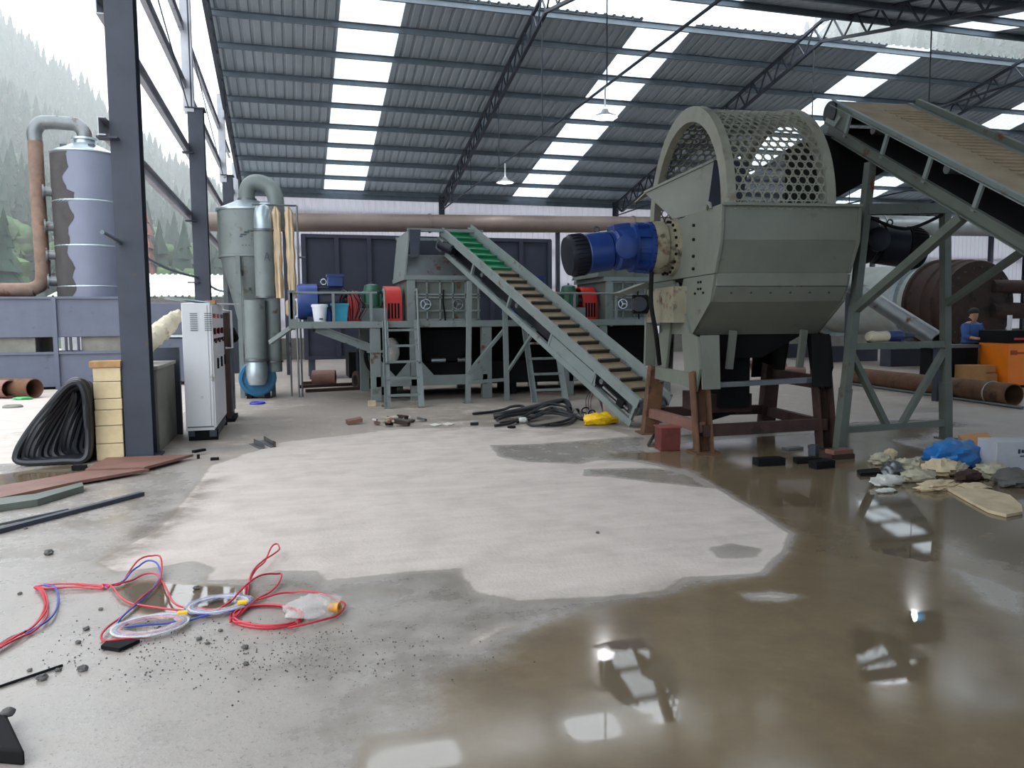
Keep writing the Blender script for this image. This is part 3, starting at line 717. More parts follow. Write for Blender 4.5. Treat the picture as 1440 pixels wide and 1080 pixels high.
# coil of black corrugated hose leaning on the stack
cz = G(118, 648); cxh, cyh = -2.52, 9.95
t = thing('hose_coil', 'coil of thick black corrugated hose leaning against the pale blocks', 'hose', (cxh, cyh, 0))
for k in range(14):
    f = k/13; xl_ = -.62+.68*f; zt_ = .93-.10*f+.03*math.sin(k*2.3); pts = []
    # each loop: up the left flank, over the top against the blocks, down the right flank, along the floor
    ctrl = [(.06, .05), (-.14+.3*f*.4, .045), (xl_+.05, .05), (xl_, .16), (xl_+.12*(1-f)+.03, .42), (xl_+.34*(1-f)+.06, .72), (-.04, zt_-.02), (.07, zt_), (.12, zt_-.12), (.12, .55), (.11, .2)]
    yk = -.26+.034*k
    for a_, b_ in ctrl: pts.append(A(cxh+.12+a_, cyh+yk+.05*math.sin(b_*5+k)-.04*a_, b_))
    mb = MB(); mb.tube(spline(pts, 5, closed=True), .04, 8, closed=True); part(t, 'hose_loop', mb, M['black_rubber'])
# dark wooden wedge leaning behind the hose
mb = MB(); mb.beam(G(125, 573)+A(0, 0, .04), G(125, 573)+A(.75, -.2, .62), .34, .05); solo('dark_board', mb, M['rust_dark'], 'dark board leaning up behind the hose coil', 'board', G(125, 573))
# folded tarp tube lying from the box up to the cabinet
pts = [A(-2.0, 10.55, 1.1), A(-1.92, 10.85, 1.2), A(-1.84, 11.2, 1.36), A(-1.72, 11.5, 1.5), A(-1.62, 11.8, 1.64), A(-1.56, 12.0, 1.74)]
pa = spline(pts, 6); mb = MB(); mb.tube(pa, [.025+.11*math.sin(math.pi*(.04+.92*i/len(pa)))+.012*math.sin(i*2.3) for i in range(len(pa))], 14); mb.v = [(x+.25*(x+1.85)*0, y, z+.012*math.sin(x*60+y*9)) for x, y, z in mb.v]
solo('canvas_tube', mb, M['tarp'], 'long cream canvas tube draped from the grey box up to the cabinet', 'tarp', (-1.9, 10.9, 1.07))
# white electrical cabinet on a dark skid
ca = G(305, 619); cl = A(-1.56, 11.55, 0); ang = math.radians(2)
X1, X2, Y1, Y2 = -1.55, -1.06, 11.0, 12.95
X1, X2 = ca[0]-.38, ca[0]; Y1 = ca[1]; Y2 = Y1+1.75
t = thing('electrical_cabinet', 'tall white electrical cabinet with louvred side and three front doors', 'cabinet', (X1+.25, Y1+.9, 0))
ZT = 1.86
mb = MB(); mb.box2((X1, Y1, .14), (X2-.02, Y2, ZT)); part(t, 'body', mb, M['white_paint'], bevel=.008)
for k in range(3):
    y0 = Y1+.02+k*.575
    mb = MB(); mb.box2((X2-.02, y0, .17), (X2, y0+.56, ZT-.03)); d_ = part(t, 'door', mb, M['white_paint'], bevel=.005)
    mb = MB(); mb.box2((X2, y0+.46, .95), (X2+.025, y0+.49, 1.1)); part(d_, 'handle', mb, M['black'])
    for q, (dy, dz, rr) in enumerate(((.14, 1.48, .045), (.3, 1.48, .045), (.43, 1.48, .03), (.14, 1.36, .022), (.22, 1.36, .022), (.3, 1.34, .028), (.4, 1.36, .022))):
        mb = MB(); mb.cyl((X2-.002, y0+dy, dz), (X2+.022, y0+dy, dz), rr, n=14); part(d_, 'gauge' if rr > .04 else 'push_button', mb, M['black'] if q % 3 != 1 else M['red'])
    mb = MB(); mb.box2((X2, y0+.1, 1.66), (X2+.004, y0+.46, 1.72)); part(d_, 'nameplate', mb, M['red'] if k < 2 else M['steel_dark'])
for c in range(2):
    for k in range(9):
        mb = MB(); xx = X1+.1+c*.18; zz = ZT-.14-.028*k
        mb.box((xx+.05, Y1-.004, zz), (.09, .012, .010)); part(t, 'louvre', mb, M['steel_plain'])
mb = MB(); mb.box2((X1+.015, Y1-.004, .18), (X2-.03, Y1, .2)); mb.box2((X2-.06, Y1-.003, .2), (X2-.055, Y1, ZT-.03)); part(t, 'panel_seam', mb, M['steel_plain'])
for y in (Y1+.05, Y2-.15):
    mb = MB(); mb.box2((X1+.02, y, 0), (X2+.01, y+.1, .14)); part(t, 'foot', mb, M['black'])
mb = MB(); mb.box2((X1+.02, Y1+.02, .06), (X1+.1, Y2, .14)); mb.box2((X2-.09, Y1, .05), (X2, Y2, .14)); part(t, 'skid_rail', mb, M['steel_dark'])
mb = MB(); mb.tube([(X2, Y2-.1, 1.78), (X2+.12, Y2-.02, 1.78), (X2+.12, Y2-.02, 1.2), (X2+.02, Y2-.02, 1.2)], .018, 8); part(t, 'conduit', mb, M['white_paint'])
mb = MB(); mb.beam((X1-.22, Y1+.3, ZT+.075), (X2-.1, Y1+.42, ZT+.012), .55, .02); solo('metal_sheet', mb, M['galv'], 'thin grey metal sheet lying tilted on the cabinet top', 'sheet', (X1, Y1+.3, ZT))
mb = MB(); mb.box2((X2-.14, Y1+.55, ZT), (X2+.0, Y1+.75, ZT+.05)); solo('wood_block', mb, M['wood'], 'small wooden block on top of the white cabinet', 'wood', (X2-.05, Y1+.6, ZT))
mb = MB(); mb.beam((X1+.05, Y1+.85, ZT+.015), (X2+.12, Y1+1.5, ZT+.015), .35, .02); solo('white_board', mb, M['white_plastic'], 'white board lying across the far end of the cabinet top', 'board', (X2-.05, Y1+1.2, ZT))
# dark switchgear rack right behind
t = thing('switch_rack', 'dark narrow rack standing just behind the white cabinet', 'rack', (X2-.1, Y2+.5, 0))
mb = MB(); mb.box2((X2-.3, Y2+.25, .06), (X2+.05, Y2+.95, 1.75)); part(t, 'body', mb, M['rust_dark'])
for y in (Y2+.4, Y2+.62, Y2+.84):
    mb = MB(); mb.box2((X2+.05, y-.05, .15), (X2+.075, y+.05, 1.2)); part(t, 'front_strip', mb, M['steel_plain'])
mb = MB(); mb.box2((X2-.32, Y2+.2, 0), (X2+.1, Y2+1.0, .06)); part(t, 'foot', mb, M['black'])
mb = MB(); mb.tube(spline([(X2+.1, Y2+.3, 1.5), (X2+.16, Y2+.35, 1.35), (X2+.1, Y2+.5, 1.3)], 5), .04, 8); part(t, 'valve', mb, M['black'])

# ================================================================== CYCLONE AND DUCTS
cx, cy, r = -.83, 17.75, .64
t = thing('cyclone_separator', 'large pale green cyclone separator with conical bottom and gooseneck outlet', 'cyclone', (cx, cy, 0))
mb = MB(); mb.lathe((cx, cy, 0), (0, 0, 1), [(.14, .95), (.18, 1.1), (r*.66, 2.2), (r-.03, 2.98), (r, 3.0), (r, 3.98)], 40); part(t, 'body', mb, M['pale_green'])
mb = MB(); mb.lathe((cx, cy, 0), (0, 0, 1), [(r+.03, 3.96), (r+.03, 4.0), (.24, 4.2)], 40); part(t, 'cone_roof', mb, M['galv'])
mb = MB(); mb.lathe((cx, cy, 0), (0, 0, 1), [(r+.002, 2.97), (r+.02, 2.98), (r+.02, 3.02), (r+.002, 3.03)], 40, False); part(t, 'flange_band', mb, M['pale_green'])
gx_ = cx-.02
mb = MB(); mb.tube(spline([(gx_, cy, 4.15), (gx_, cy, 4.38), (gx_+.08, cy-.02, 4.55), (gx_+.25, cy-.05, 4.6), (gx_+.48, cy-.1, 4.5), (gx_+.58, cy-.15, 4.3), (gx_+.6, cy-.18, 4.05), (gx_+.6, cy-.18, 3.6)], 6), .17, 20); part(t, 'gooseneck', mb, M['pale_green'])
mb = MB(); mb.lathe((gx_, cy, 4.2), (0, 0, 1), [(.2, 0), (.2, .05), (.17, .05)], 24); part(t, 'collar', mb, M['steel_plain'])
for a in (200, 250, 310, 20, 90, 150):
    q = A(math.cos(math.radians(a)), math.sin(math.radians(a)), 0); p = A(cx, cy, 0)+q*(r*.99)
    if a in (250, 310, 90, 150):
        mb = MB(); mb.beam((p[0], p[1], 0), (p[0], p[1], 3.0), .09, .09); part(t, 'support_leg', mb, M['pale_green'])
mb = MB(); mb.cyl((cx, cy, .3), (cx, cy, 1.0), .17, n=20); part(t, 'discharge_spout', mb, M['pale_green'])
mb = MB(); mb.box((cx, cy, .2), (.4, .4, .4)); part(t, 'valve_box', mb, M['steel_dark'])
mb = MB()
for a, zz, w_, h_ in ((262, 3.42, .12, .03), (268, 3.47, .1, .04), (274, 3.5, .1, .025), (258, 3.38, .06, .03), (266, 3.2, .02, .02), (272, 3.2, .02, .02), (260, 3.2, .02, .02), (255, 2.62, .03, .1), (270, 2.3, .05, .06)):
    q = A(math.cos(math.radians(a)), math.sin(math.radians(a)), 0); sc_ = r+.004 if zz > 3 else (r*.66+(r*.34)*(zz-2.2)/.8)+.01; p = A(cx, cy, zz)+q*sc_
    mb = MB(); mb.box(p, (w_, .006, h_), (A(-q[1], q[0], 0), q, A(0, 0, 1))); part(t, 'paint_smudge', mb, M['mark'])
# tall duct in front of the cyclone
dx, dy = cx+.32, cy-.78
t = thing('vertical_duct', 'tall pale green vertical duct with shiny elbow in front of the cyclone', 'duct', (dx, dy, 0))
mb = MB(); mb.cyl((dx, dy, 2.1), (dx, dy, 3.5), .2, n=28); part(t, 'upper_duct', mb, M['pale_green'])
mb = MB(); mb.cyl((dx+.12, dy+.05, .55), (dx+.12, dy+.05, 2.1), .165, n=28); part(t, 'lower_duct', mb, M['pale_green'])
mb = MB(); mb.tube(spline([(dx, dy, 3.5), (dx, dy, 3.72), (dx+.02, dy+.1, 3.9), (dx+.05, dy+.3, 3.95)], 5), .19, 28); part(t, 'elbow', mb, M['galv'], label='shiny bare metal elbow')
for zz, rr, ox in ((3.48, .225, 0), (2.1, .215, 0), (.75, .19, .12)):
    mb = MB(); mb.lathe((dx+ox, dy, zz), (0, 0, .04), [(rr, 0), (rr, 1)], 28); part(t, 'flange', mb, M['steel_plain'])
mb = MB(); lx, lz = dx+.055, 2.86; ly = dy-.196
for a_, b_ in (((-.05, 0), (0, .17)), ((.05, 0), (0, .17)), ((-.032, .055), (.032, .055))):
    mb.beam((lx+a_[0], ly+.05*(lx+a_[0]-dx)*2, lz+a_[1]), (lx+b_[0], ly+.05*(lx+b_[0]-dx)*2, lz+b_[1]), .012, .02, up=(0, 1, 0))
part(t, 'painted_letter', mb, M['mark'], label='dark painted letter A', kind='stuff')
# fat short duct down to the fan
fx, fy = cx+.1, cy-.98
t = thing('fan_duct', 'wide pale green duct rising from the blue blower', 'duct', (fx, fy, .55))
mb = MB(); mb.pipe((fx, fy, .86), (fx, fy, 2.05), .205, .012, 28); part(t, 'duct_wall', mb, M['pale_green'])
mb = MB(); mb.lathe((fx, fy, .78), (0, 0, 1), [(.22, 0), (.235, .02), (.235, .07), (.21, .09)], 28, False); part(t, 'clamp_band', mb, M['steel_plain'])
mb = MB(); mb.lathe((fx, fy, .3), (0, .02, 1), [(.17, 0), (.215, .15), (.22, .3), (.2, .5)], 24); part(t, 'canvas_sleeve', mb, M['galv'])
# blower
bx, by = fx+.0, fy+.28
t = thing('blower_fan', 'blue snail-shell blower fan on the floor under the duct', 'fan', (bx, by, 0))
mb = MB(); mb.lathe((bx, by-.16, .42), (0, .34, 0), [(.12, 0), (.36, 0), (.38, .05), (.38, .95), (.36, 1), (.1, 1)], 32); part(t, 'scroll_housing', mb, M['blower_blue'])
mb = MB(); mb.lathe((bx, by-.2, .42), (0, .06, 0), [(.3, 0), (.33, 0), (.33, 1), (.3, 1)], 32, False); part(t, 'inlet_ring', mb, M['blower_blue'])
mb = MB(); mb.cyl((bx, by+.18, .42), (bx, by+.6, .42), .16, n=20); part(t, 'motor', mb, M['blower_blue'])
for s_ in (-.18, .18):
    mb = MB(); mb.box2((bx+s_-.05, by-.15, 0), (bx+s_+.05, by+.55, .1)); part(t, 'foot', mb, M['black'])
mb = MB(); mb.torus(G(362, 568)+A(0, 0, .02), (0, 0, 1), .13, .022, 24, 8); solo('blue_ring', mb, mat('violet_plastic', (60, 60, 190), .4), 'small violet-blue plastic ring on the floor by the blower', 'ring', G(362, 568))
# pipe frame with two hanging filter bags
fy2 = 16.95; xL, xR = -.62, .17
t = thing('bag_hanger', 'thin pipe frame carrying two long filter bags', 'frame', (xR, fy2, 0))
for a, b in (((xR, fy2, 0), (xR, fy2, 4.02)), ((xL-.1, fy2, 4.02), (xR, fy2, 4.02)), ((-.05, fy2+.2, 0), (-.05, fy2+.2, 3.1)), ((xR, fy2, 2.95), (xR+.14, fy2, 2.95)), ((.1, fy2-.1, 0), (.1, fy2-.1, 1.7))):
    mb = MB(); mb.cyl(a, b, .02, n=8); part(t, 'pipe_bar', mb, M['steel_plain'])
for k, x in enumerate((-.26, .0)):
    pts = [A(x+.005*j, fy2-.02*j*.3, 3.95-.265*j) for j in range(8)]; pts[0] = A(x, fy2, 4.0); pa = spline(pts, 4)
    rr = [.02 if i == 0 else (.05 if i < 2 else .088+.008*math.sin(i*.9+k)) for i in range(len(pa))]; mb = MB(); mb.tube(pa, rr, 14)
    # flatten with lengthwise pleats
    mb.v = [(vx, vy+.02*math.sin(vx*70), vz) for vx, vy, vz in mb.v]
    solo('filter_bag', mb, M['bag_cloth'], ['cream filter bag hanging nearest the cyclone', 'cream filter bag hanging at the corner of the pipe frame'][k], 'filter bag', (x, fy2, 2.1), 'filter bags on the pipe frame')
mb = MB(); mb.box2((-.12, fy2-.08, 1.72), (.1, fy2+.1, 2.06)); solo('bag_bundle', mb, M['bag_cloth'], 'folded pale cloth at the foot of the filter bags', 'cloth', (.0, fy2, 1.72), bevel=.05)

# ================================================================== BACK: long duct, big dark bin
t = thing('long_duct', 'long brownish-grey duct running across the back of the hall', 'duct', (5, 24, 0))
mb = MB(); p0 = PY(290, 312, 24); p1 = PY(1180, 318, 24); mb.cyl(p0, p1, .27, n=28); part(t, 'duct_wall', mb, M['duct'])
for f in (.3, .62, .9):
    mb = MB(); q = p0+(p1-p0)*f; mb.cyl(q, q+unit(p1-p0)*.06, .30, n=28); part(t, 'flange', mb, M['duct'])
for f in (.1, .5, .85):
    q = p0+(p1-p0)*f; mb = MB(); mb.beam((q[0], q[1]+.2, 0), (q[0], q[1]+.2, q[2]-.2), .12, .12); part(t, 'support_post', mb, M['steel_dark'])
t = thing('steel_bin', 'huge dark blue-grey ribbed steel bin behind the platform', 'bin', (3.9, 22.4, 0))
xa, xb, ya, yb, za, zb = .36, 7.45, 22.0, 24.0-.5, .6, 3.94
mb = MB(); mb.box2((xa, ya, za), (xb, yb, zb)); part(t, 'body', mb, M['bin_blue'])
for k in range(9):
    x = xa+(xb-xa)*k/8; mb = MB(); mb.box2((x-.06, ya-.09, za), (x+.06, ya, zb+.02)); part(t, 'rib', mb, M['bin_blue'])
for z in (za, 2.45, zb):
    mb = MB(); mb.box2((xa-.05, ya-.07, z-.05), (xb+.05, ya, z+.05)); part(t, 'rail', mb, M['bin_blue'])
for k in range(5):
    x = xa+.15+(xb-xa-.3)*k/4
    for y in (ya+.1, yb-.1):
        mb = MB(); mb.box2((x-.08, y-.08, 0), (x+.08, y+.08, za)); part(t, 'leg', mb, M['steel_dark'])
# ================================================================== SHREDDER PLATFORM
DY = 15.3; DZ = 1.6; DX0, DX1 = -.02, 8.6; DYB = 18.2
t = thing('steel_platform', 'long pale green steel platform carrying the shredders, on legs with braces', 'platform', (4, DY+1, 0))
mb = MB(); mb.box2((DX0, DY+.05, DZ-.04), (DX1, DYB, DZ)); part(t, 'deck_plate', mb, M['steel_grey_green'])
mb = MB(); mb.chan((DX0, DY, DZ-.065), (DX1, DY, DZ-.065), .08, .13, .012, flip=-1); part(t, 'front_beam', mb, M['pale_green'], smooth=0)
mb = MB(); mb.chan((DX0, DYB, DZ-.065), (DX1, DYB, DZ-.065), .08, .13, .012); part(t, 'rear_beam', mb, M['pale_green'], smooth=0)
for x in (DX0+.04, 1.5, 2.35, 3.85, 5.5, 6.6, 8.3):
    mb = MB(); mb.box2((x-.04, DY+.05, DZ-.16), (x+.04, DYB, DZ-.04)); part(t, 'cross_beam', mb, M['steel_grey_green'])
for x in (1.57, 2.35, 3.83, 5.62, 6.4, 7.9):
    for y in (DY+.08, DYB-.3):
        w = .1 if x in (1.57, 3.83, 5.62, 7.9) else .09
        mb = MB(); mb.box2((x-w, y-.09, 0), (x+w, y+.09, DZ-.13)); part(t, 'leg', mb, M['pale_green'], bevel=.006)
        if x == 1.57:
            mb = MB(); mb.box2((x-w-.06, y-.12, .98), (x+w+.06, y+.12, 1.02)); part(t, 'leg_flange', mb, M['pale_green'])
for x0, x1 in ((1.57, 3.83), (5.62, 7.9)):
    for y in (DY+.04, DYB-.3):
        mb = MB(); mb.box2((x0, y-.05, .3), (x1, y+.05, .5)); part(t, 'sill_beam', mb, M['pale_green'])
        for xc, s_ in ((x0+.1, 1), (2.25 if x0 < 3 else 6.3, -1), (2.45 if x0 < 3 else 6.5, 1), (x1-.1, -1)):
            mb = MB(); mb.prism([(xc, y-.03, .5), (xc+.28*s_, y-.03, .5), (xc, y-.03, .82)], (0, .06, 0)); part(t, 'gusset', mb, M['pale_green'])
for y in (DY+.06, DYB-.3):
    mb = MB(); mb.chan((.45, y, DZ-.13), (1.5, y, 1.06), .1, .16, .014); part(t, 'knee_brace', mb, M['pale_green'], smooth=0)
# handrail at the left end
def rail(x0, x1, posts, z=2.15):
    mb = MB(); mb.cyl((x0, DY+.02, z), (x1, DY+.02, z), .022, n=8); part(t, 'handrail', mb, M['pale_green'])
    for x in posts:
        mb = MB(); mb.beam((x, DY+.02, DZ), (x, DY+.02, z), .05, .05); part(t, 'rail_post', mb, M['pale_green'])
rail(-.05, 1.62, (0.0, .78, 1.5)); rail(4.6, 6.9, (4.7, 5.75, 6.7)); 
mb = MB(); mb.beam((.0, DY+.02, DZ), (.0, DY+.02, 2.2), .12, .05); mb.box2((-.06, DY-.02, DZ-.13), (.12, DY+.06, DZ+.05)); part(t, 'corner_plate', mb, M['pale_green'])
mb = MB(); mb.beam((.0, DY+.1, DZ-.1), (-.42, DY+.5, 1.2), .08, .08); part(t, 'outrigger', mb, M['pale_green'])

def drive_line(dx, tags):
    # electric motor
    y = 16.15; zc = DZ+.40
    t = thing('electric_motor', tags[0], 'motor', (.55+dx, y, DZ), 'platform drive motors')
    mb = MB(); mb.lathe((.12+dx, y, zc), (.16, 0, 0), [(.1, 0), (.34, 0), (.36, .3), (.36, 2.4), (.3, 2.6)], 28); part(t, 'fan_cowl', mb, M['motor_blue'])
    mb = MB(); mb.lathe((.5+dx, y, zc), (.55, 0, 0), [(.29, 0), (.29, .95), (.2, 1)], 28); part(t, 'housing', mb, M['bin_blue'])
    for k in range(12):
        a = 2*math.pi*k/12; mb = MB(); mb.box((.76+dx, y+math.cos(a)*.3, zc+math.sin(a)*.3), (.48, .02, .05), (A(1, 0, 0), A(0, -math.sin(a), math.cos(a)), A(0, math.cos(a), math.sin(a)))); part(t, 'cooling_fin', mb, M['bin_blue'])
    mb = MB(); mb.box2((.72+dx, y-.18, zc+.3), (1.02+dx, y+.18, zc+.52)); b_ = part(t, 'terminal_box', mb, M['blue'], bevel=.012)
    mb = MB(); mb.box2((.70+dx, y-.2, zc+.5), (1.04+dx, y+.2, zc+.55)); part(b_, 'lid', mb, M['blue'])
    mb = MB(); mb.torus((.64+dx, y, zc+.4), (0, 1, 0), .055, .016, 16, 6); part(t, 'lifting_eye', mb, M['chrome'])
    mb = MB(); mb.box2((.3+dx, y-.3, DZ), (1.05+dx, y+.3, DZ+.1)); part(t, 'foot', mb, M['steel_dark'])
    mb = MB(); mb.cyl((1.05+dx, y, zc), (1.22+dx, y, zc), .07, n=14); part(t, 'shaft', mb, M['steel_plain'])
    def guard(xa, xb, h, w, lab, louv):
        g = thing('coupling_guard', lab, 'guard', ((xa+xb)/2+dx, y, DZ), 'red coupling guards')
        n = 14; out = []; zt = DZ+h-w
        for k in range(n+1):
            a = math.pi*k/n; out.append((math.cos(a), math.sin(a)))
        pts = [(w, DZ)]+[(w*c, zt+w*s_) for c, s_ in out]+[(-w, DZ)]
        inn = [(-w+.03, DZ)]+[((w-.03)*c, zt+(w-.03)*s_) for c, s_ in out[::-1]]+[(w-.03, DZ)]
        P = pts+inn
        mb = MB(); mb.prism([(xa+dx, y+a, z) for a, z in P], (xb-xa, 0, 0)); part(g, 'hood', mb, M['red'])
        for s_ in (0, 1):
            mb = MB()
            for k in range(4):
                z0 = xa+.05+dx+.065*k
                mb = MB(); mb.box2((z0, y-w-.012, DZ+.05), (z0+.035, y-w+.0, DZ+.36)); 
                if s_ == 0 and louv: part(g, 'slot_bar', mb, M['black'])
        return g
    guard(1.09, 1.32, .62, .26, tags[1], False)
    # gearbox
    g = thing('gearbox', tags[2], 'gearbox', (1.6+dx, y-.1, DZ), 'platform gearboxes')
    mb = MB(); mb.box2((1.34+dx, y-.42, DZ), (1.86+dx, y+.32, DZ+.26)); part(g, 'plinth', mb, M['pale_green'])
    mb = MB(); mb.lathe((1.6+dx, y-.05, DZ+.26), (0, 0, 1), [(.22, 0), (.22, .04), (.19, .05), (.19, .3), (.2, .31), (.2, .35), (.17, .36), (.15, .47), (.07, .5)], 24); part(g, 'casing', mb, M['gear_green'])
    for k in range(10):
        a = 2*math.pi*k/10; mb = MB(); mb.box((1.6+dx+.195*math.cos(a), y-.05+.195*math.sin(a), DZ+.43), (.05, .02, .24), (A(math.cos(a), math.sin(a), 0), A(-math.sin(a), math.cos(a), 0), A(0, 0, 1))); part(g, 'rib', mb, M['gear_green'])
    mb = MB(); mb.cyl((1.6+dx, y-.05, DZ+.74), (1.6+dx, y-.05, DZ+.8), .025, n=8); part(g, 'vent_plug', mb, M['steel_dark'])
    mb = MB(); mb.cyl((1.26+dx, y-.05, DZ+.42), (1.42+dx, y-.05, DZ+.42), .06, n=12); mb.cyl((1.78+dx, y-.05, DZ+.42), (1.9+dx, y-.05, DZ+.42), .07, n=12); part(g, 'shaft', mb, M['steel_plain'])
    guard(1.84, 2.17, .72, .34, tags[3], True)
    # shredder housing, panelled, with hand wheels
    h = thing('shredder_housing', tags[4], 'shredder', (3.05+dx, y, DZ))
    x0, x1, ya, yb, z0, z1 = 2.26+dx, 3.75+dx, 15.55, 17.3, DZ, 2.42
    mb = MB(); mb.box2((x0, ya, z0), (x1, yb, z1)); part(h, 'casing', mb, M['steel_grey_green'])
    n = 5
    for k in range(n+1):
        x = x0+.12+(x1-x0-.16)*k/n; mb = MB(); mb.box2((x-.014, ya-.05, z0), (x+.014, ya, z1)); part(h, 'panel_rib', mb, M['pale_green'])
    for z in (z0+.02, z0+.2, z0+.47, z0+.53, z1-.02):
        mb = MB(); mb.box2((x0, ya-.05, z-.018), (x1, ya, z+.018)); part(h, 'panel_rail', mb, M['pale_green'])
    mb = MB(); mb.box2((x0-.02, ya-.08, z0), (x0+.14, ya-.02, z1)); part(h, 'corner_post', mb, M['pale_green'])
    for x in (x0+.34, x0+1.0):
        mb = MB(); mb.torus((x, ya-.13, z0+.33), (0, 1, 0), .1, .014, 20, 6)
        for a in (0, 2.09, 4.19): mb.beam((x, ya-.13, z0+.33), (x+.1*math.cos(a), ya-.13, z0+.33+.1*math.sin(a)), .014, .014)
        mb.cyl((x, ya-.14, z0+.33), (x, ya-.02, z0+.33), .02, n=8); part(h, 'hand_wheel', mb, M['chrome'])
    mb = MB(); mb.tube(spline([(x0+.72, ya-.09, z0+.62), (x0+.70, ya-.1, z0+.4), (x0+.73, ya-.1, z0+.15), (x0+.75, ya-.1, z0-.1)], 5), .018, 6); part(h, 'hanging_cable', mb, M['black'])
    mb = MB(); mb.box2((x0-.08, ya-.1, z1), (x1+.05, yb, z1+.09)); part(h, 'top_flange', mb, M['pale_green'])
    return h
drive_line(0, ('large blue and navy electric motor at the left end of the platform', 'small red coupling guard between left motor and gearbox', 'green gearbox with domed top left of the ladder handrail', 'tall red louvred guard beside the ladder top', 'pale green panelled shredder housing under the conveyor top'))
drive_line(4.3, ('navy electric motor half hidden behind the inclined conveyor', 'small red guard seen right of the inclined conveyor', 'green gearbox on the platform right of the inclined conveyor', 'dark red guard beside the right shredder housing', 'smaller pale green shredder housing below the blue gear motor'))
# hopper on the left shredder
h = thing('feed_hopper', 'grey-green feed hopper at the top of the inclined conveyor', 'hopper', (3.0, 16.3, 2.51))
x0, x1, ya, yb, zb, zt = 2.2, 3.8, 15.5, 17.35, 2.51, 3.42
mb = MB(); mb.prism([(x0, ya, zb), (x0, yb, zb), (x0+.1, yb, zt), (x0+.1, ya+.05, zt)], (.03, 0, 0)); part(h, 'left_wall', mb, M['pale_green'])
mb = MB(); mb.prism([(x1, ya, zb), (x1, yb, zb), (x1, yb, zt), (x1, ya+.05, zt)], (.03, 0, 0)); part(h, 'right_wall', mb, M['pale_green'])
mb = MB(); mb.box2((x0+.1, yb-.03, zb), (x1, yb, zt)); part(h, 'back_wall', mb, M['steel_dark'])
mb = MB(); mb.prism([(x0, ya, zb), (x1, ya, zb), (x1, ya+.25, zb+.42), (x0+.05, ya+.25, zb+.42)], (0, .03, .01)); part(h, 'front_apron', mb, M['steel_plain'])
for y_ in (ya+.07, yb):
    mb = MB(); mb.box2((x0+.08, y_-.05, zt-.03), (x1+.03, y_+.05, zt+.03)); part(h, 'top_rim', mb, M['pale_green'])
mb = MB(); mb.prism([(x0+.11, ya, zt), (x0+.34, ya, zt), (x0+.3, ya+.02, zb+.38), (x0+.12, ya+.02, zb+.35)], (0, .03, 0)); part(h, 'front_cheek', mb, M['steel_dark'])
# chute on the right shredder
h = thing('inlet_chute', 'short dark chute on top of the right shredder housing', 'chute', (7.0, 16.3, 2.51))
mb = MB(); mb.prism([(6.35, 15.5, 2.51), (7.85, 15.5, 2.51), (7.7, 15.5, 2.85), (6.45, 15.5, 2.85)], (0, 1.6, 0)); part(h, 'body', mb, M['steel_grey_green'])
mb = MB(); mb.box2((6.4, 15.42, 2.85), (7.75, 17.2, 2.9)); part(h, 'rim', mb, M['steel_dark'])
# things on the deck
bk = PY(450, 451, DY+.22); 
t = thing('white_bucket', 'white plastic bucket standing on the platform edge', 'bucket', (bk[0], DY+.22, DZ))
mb = MB(); mb.lathe((bk[0], DY+.22, DZ), (0, 0, 1), [(.115, 0), (.145, .27), (.145, .3)], 24); part(t, 'body', mb, M['white_plastic'])
mb = MB(); mb.lathe((bk[0], DY+.22, DZ+.28), (0, 0, 1), [(.16, 0), (.16, .045), (.14, .055)], 24); part(t, 'lid', mb, M['white_plastic'])
mb = MB(); mb.box((bk[0]+.02, DY+.22-.124, DZ+.05), (.07, .008, .03)); part(t, 'print_mark', mb, M['mark'])
tb = PY(478, 450, DY+.25)
t = thing('teal_crate', 'teal blue plastic crate on the platform beside the bucket', 'crate', (tb[0], DY+.25, DZ))
mb = MB(); mb.prism([(tb[0]-.13, DY+.12, DZ), (tb[0]+.13, DY+.12, DZ), (tb[0]+.155, DY+.1, DZ+.34), (tb[0]-.155, DY+.1, DZ+.34)], (0, .24, 0)); part(t, 'body', mb, M['teal_box'])
mb = MB(); mb.box2((tb[0]-.17, DY+.08, DZ+.31), (tb[0]+.17, DY+.36, DZ+.35)); part(t, 'rim', mb, M['teal_box'])
mb = MB(); mb.lathe((.715, DY+.36, DZ), (0, 0, 1), [(.055, 0), (.06, .02), (.06, .15), (.025, .2), (.025, .24)], 16); solo('blue_jug', mb, M['motor_blue'], 'dark blue jug between the white bucket and teal crate', 'jug', (.715, DY+.36, DZ))
# tangle of black cables over the coupling
for k in range(7):
    x = 1.0+.05*k; pts = [A(x-.1-.03*k, DY+.45, DZ+.35+.02*k), A(x-.02, DY+.4, DZ+.6+.02*math.sin(k*2)), A(x+.08, DY+.3, DZ+.55-.03*k), A(x+.1+.01*k, DY+.22, DZ+.3), A(x+.12-.02*k, DY+.2, DZ+.05)]
    mb = MB(); mb.tube(spline(pts, 5), .012, 6)
    solo('cable_loop', mb, M['black'] if k % 2 else M['wire_dark'], ['leftmost thin dark cable', 'second thin dark cable from the left', 'third thin dark cable from the left', 'middle thin dark cable', 'third thin dark cable from the right', 'second thin dark cable from the right', 'rightmost thin dark cable'][k]+' looping over the small red guard', 'cable', (x, DY+.3, DZ), 'dark cables over the left coupling')
